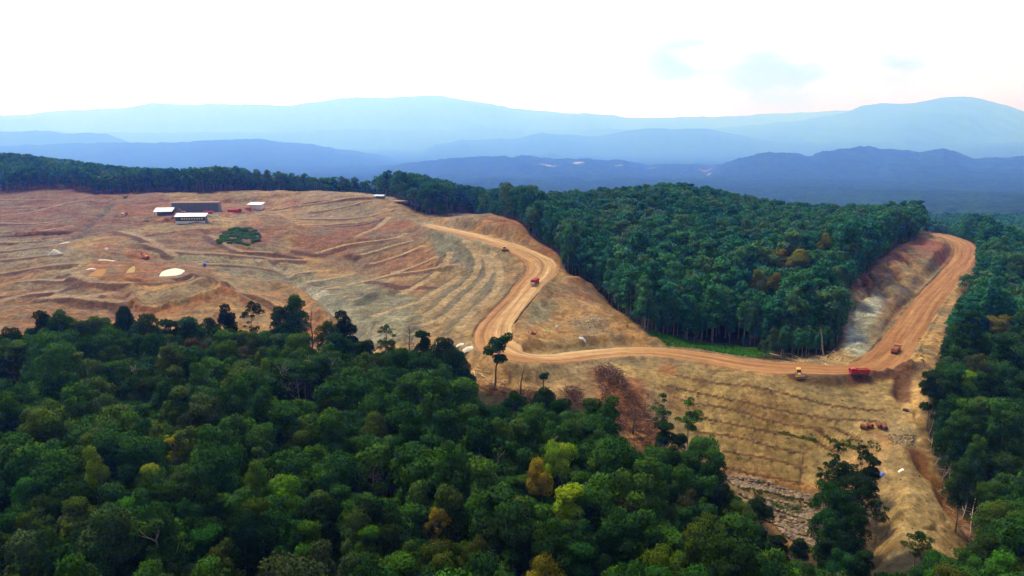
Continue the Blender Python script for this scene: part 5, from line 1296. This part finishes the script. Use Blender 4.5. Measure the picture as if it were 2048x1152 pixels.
# dead and special trees
def bare_tree(label, u, v, h, spread, mat, seed, lean=(0, 0), n1=9, name='bare_tree', crown=None, base=None, cname='crown'):
    g = np.random.default_rng(seed); x, y = land(u, v, None, h) if base is None else land(*base)
    t = thing(name, label, 'tree', xy=(x, y), tilt=False)
    tr = MB(); P = [(lean[0] * (z / h) + .25 * math.sin(z * .5 + seed), lean[1] * (z / h), z - .6) for z in np.linspace(0, h * .86, 9)]
    tr.tube(P, list(np.linspace(.34 + h * .006, .10, 9)), 7); part('trunk', tr, mat, t)
    br = MB(); tips = []
    for i in range(n1):
        f = .5 + .45 * (i + .5) / n1; k = min(int(f * 8.9), 7); a = np.array(P[k]); an = i * 2.4 + g.random(); L_ = spread * (.5 + .6 * g.random()) * (1.25 - .6 * f)
        e = a + np.array([math.cos(an) * L_, math.sin(an) * L_, L_ * (.5 + .7 * g.random())]); limb(br, a, e, .15, .06, g, .15); tips.append(e)
        for q in range(3):
            s0 = a + (e - a) * (.45 + .25 * q); e2 = s0 + np.array([g.normal() * .4, g.normal() * .4, .55 + .4 * g.random()]) * L_ * .55; limb(br, s0, e2, .07, .03, g, .15, seg=3); tips.append(e2)
            for q2 in range(2): limb(br, s0 + (e2 - s0) * .6, e2 + g.normal(size=3) * L_ * .2, .04, .02, g, .1, seg=3)
    part('branch_crown', br, mat, t)
    if crown:
        cr = MB(); lob = [(tuple(e), (1.5 * crown[1], 1.5 * crown[1], .95 * crown[1])) for e in tips if g.random() < crown[2]]; leaves(cr, lob, crown[3], .34, g)
        o = part('foliage', cr, M_LEAF, t); o.data.normals_split_custom_set_from_vertices(np.vstack(cr.n).tolist()); o.color = (*COLS[crown[0]], 1)
    return t
bare_tree('pale grey leafless tree standing tall in the left forest', 266, 703, 30, 5.5, M_DEAD, 1)
bare_tree('spreading leafless tree with reddish grey twigs below the rock gully', 592, 722, 25, 7.5, M_DEAD, 2, n1=14)
bare_tree('thin charred snag rising at the forest edge under the rock gully', 620, 598, 27, 1.2, M_BARK_D, 3, n1=4, name='dead_snag')
bare_tree('small grey leafless treetop amid the forest, below the red brown crown', 745, 898, 24, 4, M_DEAD, 4)
bare_tree('bare twiggy tree near the domed tree left of the road', 818, 640, 22, 3.0, M_BARK_D, 5, n1=10)
bare_tree('leafless grey tree at the far left edge of the forest', 20, 690, 22, 3.5, M_DEAD, 12)
bare_tree('leaning lone tree with one sided crown beside the road bend', 1018, 664, 24, 4.6, M_BARK_D, 6, (2.6, 0), 8, 'leaning_tree', ('deep', 1.25, 1.0, 5200), (988, 782))
bare_tree('thin young tree with small crown on the slope under the road', 1098, 742, 11, 1.4, M_BARK_D, 7, (1.6, 0), 3, 'young_tree', ('deep', .62, .5, 500), (1083, 790))
bare_tree('bare leaning stem right of the lone tree', 1062, 735, 13, .8, M_BARK_D, 8, (1.5, 0), 3, 'dead_snag', None, (1040, 790))
bare_tree('pale dead trunk leaning at the foot of the forested hill', 1636, 655, 17, 1.0, M_DEAD, 9, (-3.5, 0), 3, 'dead_snag', None, (1648, 712))
bare_tree('bare thin stem left of the terraced embankment in the debris', 1268, 820, 12, 1.5, M_BARK_D, 10, (.3, 0), 5, 'dead_snag', None, (1267, 868))
bare_tree('pale bare stem among the dead poles along the right gully', 1960, 690, 20, 1.5, M_DEAD, 11, (1.5, 0), 4, 'dead_snag')

def log(label, a, b, r, mt, lift=.15, group=None, name='fallen_log', lean_up=0.0, cat='log'):
    pa, pb = land(*a), land(*b); za, zb = float(ground(*pa)) + lift, float(ground(*pb)) + lift + lean_up
    c = (pa[0], pa[1], za); d = np.array([pb[0] - pa[0], pb[1] - pa[1], zb - za]); m = MB(); g = np.random.default_rng(int(a[0] * 7 + a[1]))
    limb(m, (0, 0, 0), d, r, r * .6, g, .03, seg=5)
    for q in range(2 if name != 'fallen_log' or r < .3 else 0): s0 = d * (.4 + .3 * q); limb(m, s0, s0 + d * .2 + g.normal(size=3) * .8, r * .4, r * .15, g, .1, seg=3)
    o = bpy.data.objects.new(name, m.mesh(name, [mt], smooth=True)); COL.objects.link(o); o.location = c; o['label'] = label; o['category'] = cat
    if group: o['group'] = group
LOGG = 'peeled logs beside the lone tree'
for a, b, w in [((950,740),(985,748),'uppermost'),((958,748),(992,757),'second'),((963,752),(984,762),'third'),((970,760),(996,764),'lowest'),((955,733),(978,738),'topmost thin'),((948,744),(957,762),'crossing')]:
    log('%s pale log stacked left of the lone tree' % w, a, b, .34, M_LOG, .2, LOGG)
for a, b, w in [((1620,718),(1590,726),'left'),((1650,728),(1675,742),'right'),((1540,708),(1605,720),'long thin')]:
    log('%s pale felled trunk under the forested hill by the road' % w, a, b, .30, M_LOG, .2, 'felled trunks by the valley road')
log('dark felled trunk leaning on the forest foot near the road cut', (1655,716), (1690,690), .28, M_BARK_D, .3, None, lean_up=2)
for i, (a, b) in enumerate([((1222,742),(1302,842)),((1230,760),(1282,838)),((1240,755),(1320,835)),((1210,752),(1262,822)),((1252,770),(1312,855)),((1290,800),(1300,868)),((1225,838),(1305,842)),((1300,790),(1318,850)),((1262,838),(1270,895)),((1240,880),(1295,876))]):
    log('%s long dead trunk in the debris slope under the road' % ['leftmost','second','third','shortest left','fourth','steep right','horizontal','rightmost','lowest steep','lowest horizontal'][i], a, b, .24, M_BRANCH if i % 3 else M_DEAD, .5, 'dead trunks on the debris slope')
for i, (a, b, up) in enumerate([((1862,905),(1872,862),5),((1868,935),(1890,890),7),((1885,960),(1905,905),8),((1900,985),(1912,930),8),((1890,930),(1940,955),3),((1910,1010),(1935,960),7),((1925,1040),(1945,985),8),((1940,1075),(1955,1010),9),((1950,1110),(1962,1060),8),((1875,985),(1915,975),3),((1858,870),(1868,830),5),((1900,950),(1960,900),6)]):
    log('%s grey dead pole leaning along the right gully' % ['first','second','third','fourth','low fifth','sixth','seventh','eighth','lowest','low tenth','topmost','long'][i], a, b, .16, M_DEAD, .2, 'dead poles along the right gully', 'dead_pole', up, 'pole')

def sticks(name, polys, count, rr, mat, hmax, seed):
    g = np.random.default_rng(seed); m = MB(); n_ = 0
    for poly, w in polys:
        Q = trace(poly); lo, hi = Q.min(0), Q.max(0); k = 0; tgt = int(count * w)
        while k < tgt:
            p = lo + (hi - lo) * g.random(2)
            if not in_poly(Q, p[0], p[1]): continue
            k += 1; z = float(ground(*p)) + hmax * g.random() ** 2; L_ = g.uniform(1.5, 6); an = g.normal(-.9, .8); d = np.array([math.cos(an), math.sin(an), g.normal() * .35]); d /= np.linalg.norm(d)
            a = np.array([p[0], p[1], z]) - d * L_ / 2; limb(m, a, a + d * L_, rr * (.5 + g.random()), rr * .3, g, .12, seg=3)
    o = bpy.data.objects.new(name, m.mesh(name, [mat], smooth=True)); COL.objects.link(o); o['kind'] = 'stuff'; return o
sticks('branch_debris', [([(1185,745),(1225,740),(1262,790),(1320,850),(1300,900),(1245,868),(1205,800)], 1.0), ([(1195,742),(1225,738),(1250,790),(1220,780)], .35), ([(1240,862),(1315,862),(1318,905),(1235,895)], .12), ([(1130,785),(1165,780),(1170,815),(1135,815)], .3), ([(965,775),(1010,772),(1015,798),(975,796)], .16), ([(1040,785),(1095,790),(1095,806),(1040,802)], .14)], 800, .13, M_BRANCH, 3.0, 5)
sticks('brushwood', [([(1860,880),(1905,900),(1960,1040),(1975,1130),(1945,1120),(1905,1010),(1870,950)], 1.0), ([(1560,716),(1690,700),(1695,716),(1600,728)], .45)], 200, .08, M_DEAD, 1.8, 6)

# stones
def rocks(name, polys, smin, smax, mat, seed, sink=.3):
    g = np.random.default_rng(seed); m = MB(); bm = bmesh.new(); bmesh.ops.create_icosphere(bm, subdivisions=1, radius=1); base_v = np.array([v.co for v in bm.verts]); base_f = [tuple(v.index for v in f.verts) for f in bm.faces]; bm.free()
    for poly, cnt in polys:
        Q = trace(poly); lo, hi = Q.min(0), Q.max(0); k = 0
        while k < cnt:
            p = lo + (hi - lo) * g.random(2)
            if not in_poly(Q, p[0], p[1]): continue
            k += 1; s = smin + (smax - smin) * g.random() ** 2.2
            V = base_v * (.7 + .6 * g.random((12 if len(base_v) == 12 else len(base_v), 1))) * np.array([s, s * g.uniform(.6, 1), s * g.uniform(.5, .9)]); an = g.random() * 6.28; c, q = math.cos(an), math.sin(an)
            V = np.c_[V[:, 0] * c - V[:, 1] * q, V[:, 0] * q + V[:, 1] * c, V[:, 2]] + np.array([p[0], p[1], float(ground(*p)) + s * (.5 - sink)])
            tn = np.ones((len(V), 3)) * g.uniform(.55, 1.5); m.add(V, base_f, 0, None, tn)
    o = bpy.data.objects.new(name, m.mesh(name, [mat])); COL.objects.link(o); o['kind'] = 'stuff'; return o
M_ROCK, nt, b = node_mat('broken_rock'); a_ = nt.nodes.new('ShaderNodeAttribute'); a_.attribute_name = 'tone'; mx = nt.nodes.new('ShaderNodeMix'); mx.data_type = 'RGBA'; mx.blend_type = 'MULTIPLY'; mx.inputs[0].default_value = 1; mx.inputs[6].default_value = (.215, .155, .098, 1)
nt.links.new(a_.outputs['Color'], mx.inputs[7]); nt.links.new(mx.outputs[2], b.inputs['Base Color']); b.inputs['Roughness'].default_value = .95
rocks('riprap_stones', [([(1445,948),(1600,985),(1632,1000),(1600,1003),(1470,975)], 1100), ([(1475,985),(1600,1012),(1640,1030),(1620,1040),(1520,1010)], 1100), ([(1520,1018),(1625,1045),(1650,1070),(1540,1045)], 900), ([(1550,1055),(1640,1085),(1660,1110),(1580,1080)], 900), ([(1600,985),(1650,1000),(1665,1110),(1640,1110),(1625,1040)], 700)], .25, 1.05, M_ROCK, 21)
rocks('scattered_stones', [([(1130,630),(1190,630),(1230,660),(1180,672),(1140,655)], 260), ([(1230,560),(1290,640),(1330,680),(1290,680),(1240,640)], 160), ([(1075,490),(1110,510),(1115,530),(1080,500)], 60), ([(590,560),(640,570),(765,684),(720,680)], 300), ([(1200,735),(1780,770),(1740,850),(1600,960),(1350,860)], 420), ([(1700,1140),(1760,930),(1850,930),(1930,1130)], 90), ([(1770,870),(1830,870),(1830,900),(1790,895)], 260), ([(900,500),(1000,540),(930,640),(860,640)], 420), ([(620,420),(740,400),(880,540),(650,520)], 500), ([(0,540),(280,600),(280,640),(0,650)], 300), ([(1690,700),(1700,620),(1740,590),(1760,610),(1720,712)], 50), ([(1560,722),(1690,706),(1720,722),(1600,733)], 160)], .10, .5, M_ROCK, 22)

# low plants
M_BUSH = leaf_material('bush_leaves', ramp=[(0, (.035, .11, .026)), (.5, (.055, .14, .03)), (1, (.09, .15, .035))])
def tufts(name, spots, count, s, mat, seed, tall=1.0):
    g = np.random.default_rng(seed); m = MB()
    for (x, y, r) in spots:
        z = float(ground(x, y)); leaves(m, [((x, y, z + r * .35 * tall), (r, r, r * .6 * tall))], count, s, g)
    o = bpy.data.objects.new(name, m.mesh(name, [mat], normals=True)); COL.objects.link(o); return o
g = np.random.default_rng(31); sp = []
for b_i, (L, hw, grp) in enumerate(bench_lines):
    if grp is BENCH_E:
        n_ = int(np.hypot(*np.diff(L[:, :2], axis=0).T).sum() * .9); dense = sstep(.55, .8, np.linspace(0, 1, n_)) if b_i % 2 else np.full(n_, .35)
        for q in range(n_):
            f = g.random() * (len(L) - 1); i_ = int(f); p = L[i_, :2] + (L[min(i_ + 1, len(L) - 1), :2] - L[i_, :2]) * (f - i_)
            if g.random() < .3 + .7 * dense[q]: sp.append((p[0] + g.normal() * .7, p[1] - .8 + g.normal() * .8, g.uniform(.18, .5)))
def patch_spots(poly, n_, r0, r1):
    Q = trace(poly); lo, hi = Q.min(0), Q.max(0); k = 0
    while k < n_:
        p = lo + (hi - lo) * g.random(2)
        if in_poly(Q, *p): sp.append((p[0], p[1], g.uniform(r0, r1))); k += 1
patch_spots([(1540,1005),(1600,1015),(1600,1032),(1540,1018)], 200, .4, 1.2); patch_spots([(1605,1090),(1655,1100),(1655,1116),(1612,1104)], 130, .4, 1.1)
patch_spots([(1555,858),(1632,876),(1634,888),(1560,868)], 60, .25, .6); patch_spots([(1645,868),(1720,884),(1716,902),(1650,880)], 70, .2, .5); patch_spots([(1480,975),(1600,1000),(1600,1008),(1490,985)], 50, .2, .5)
patch_spots([(1690,880),(1760,885),(1760,905),(1700,900)], 40, .2, .6); patch_spots([(1835,640),(1850,860),(1868,900),(1858,780)], 40, .3, .8)
o = tufts('grass_tufts', sp, 26, .16, leaf_material('grass_blades', ramp=[(0, (.05, .10, .015)), (1, (.09, .13, .02))]), 33); o['kind'] = 'stuff'
# meadow strip below the hill
g = np.random.default_rng(34); sp = []; lo, hi = GREEN.min(0), GREEN.max(0)
while len(sp) < 900:
    p = lo + (hi - lo) * g.random(2)
    if in_poly(GREEN, *p): sp.append((p[0], p[1], g.uniform(.4, 1.1)))
o = tufts('meadow_grass', sp, 14, .3, leaf_material('meadow_blades', ramp=[(0, (.03, .13, .008)), (1, (.05, .16, .012))]), 35, .5); o['kind'] = 'stuff'
# the scrub patch on the mine slope: single bushes
g = np.random.default_rng(36); bl = MB(); leaves(bl, [((0, 0, 1.0), (1.9, 1.9, 1.3)), ((1.2, .5, .8), (1.3, 1.3, .9)), ((-1.1, -.6, .9), (1.3, 1.3, 1.0)), ((.1, -1.2, .7), (1.2, 1.2, .8))], 620, .34, g); bush_me = bl.mesh('bush', [M_BUSH], normals=True)
Q = trace([(432,488),(447,466),(470,456),(500,457),(516,468),(528,484),(500,488)]); lo, hi = Q.min(0), Q.max(0); pts = []; tries = 0
while len(pts) < 120 and tries < 9000:
    tries += 1; p = lo + (hi - lo) * g.random(2)
    if in_poly(Q, *p) and all((p[0] - a) ** 2 + (p[1] - c) ** 2 > 2.6 for a, c in pts): pts.append(tuple(p))
for x, y in pts:
    o = bpy.data.objects.new('bush', bush_me); COL.objects.link(o); o.location = (x, y, float(ground(x, y)) - .2); s = g.uniform(.6, 1.1); o.scale = (s, s, s * g.uniform(.55, .9)); o.rotation_euler = (0, 0, g.uniform(0, 6.28))
    o['label'] = 'dark green bush in the scrub patch below the red containers'; o['category'] = 'bush'; o['group'] = 'bushes of the scrub patch'
for u, v, r, lab in [(700,514,2.6,'dark brown brush heap against the terraced mine face'), (712,520,2.0,'smaller dark brush heap right of the larger one')]:
    x, y = land(u, v); o = bpy.data.objects.new('brush_heap', None)
    m = MB(); gg = np.random.default_rng(int(u))
    for q in range(120): a = gg.normal(size=3) * np.array([r, r, .6]); a[2] = abs(a[2]) * r * .8; d = gg.normal(size=3); limb(m, a, a + d * 1.2, .09, .04, gg, .1, seg=3)
    o = bpy.data.objects.new('brush_heap', m.mesh('brush_heap', [M_BRANCH])); COL.objects.link(o); o.location = (x, y, float(ground(x, y))); o['label'] = lab; o['category'] = 'brush heap'
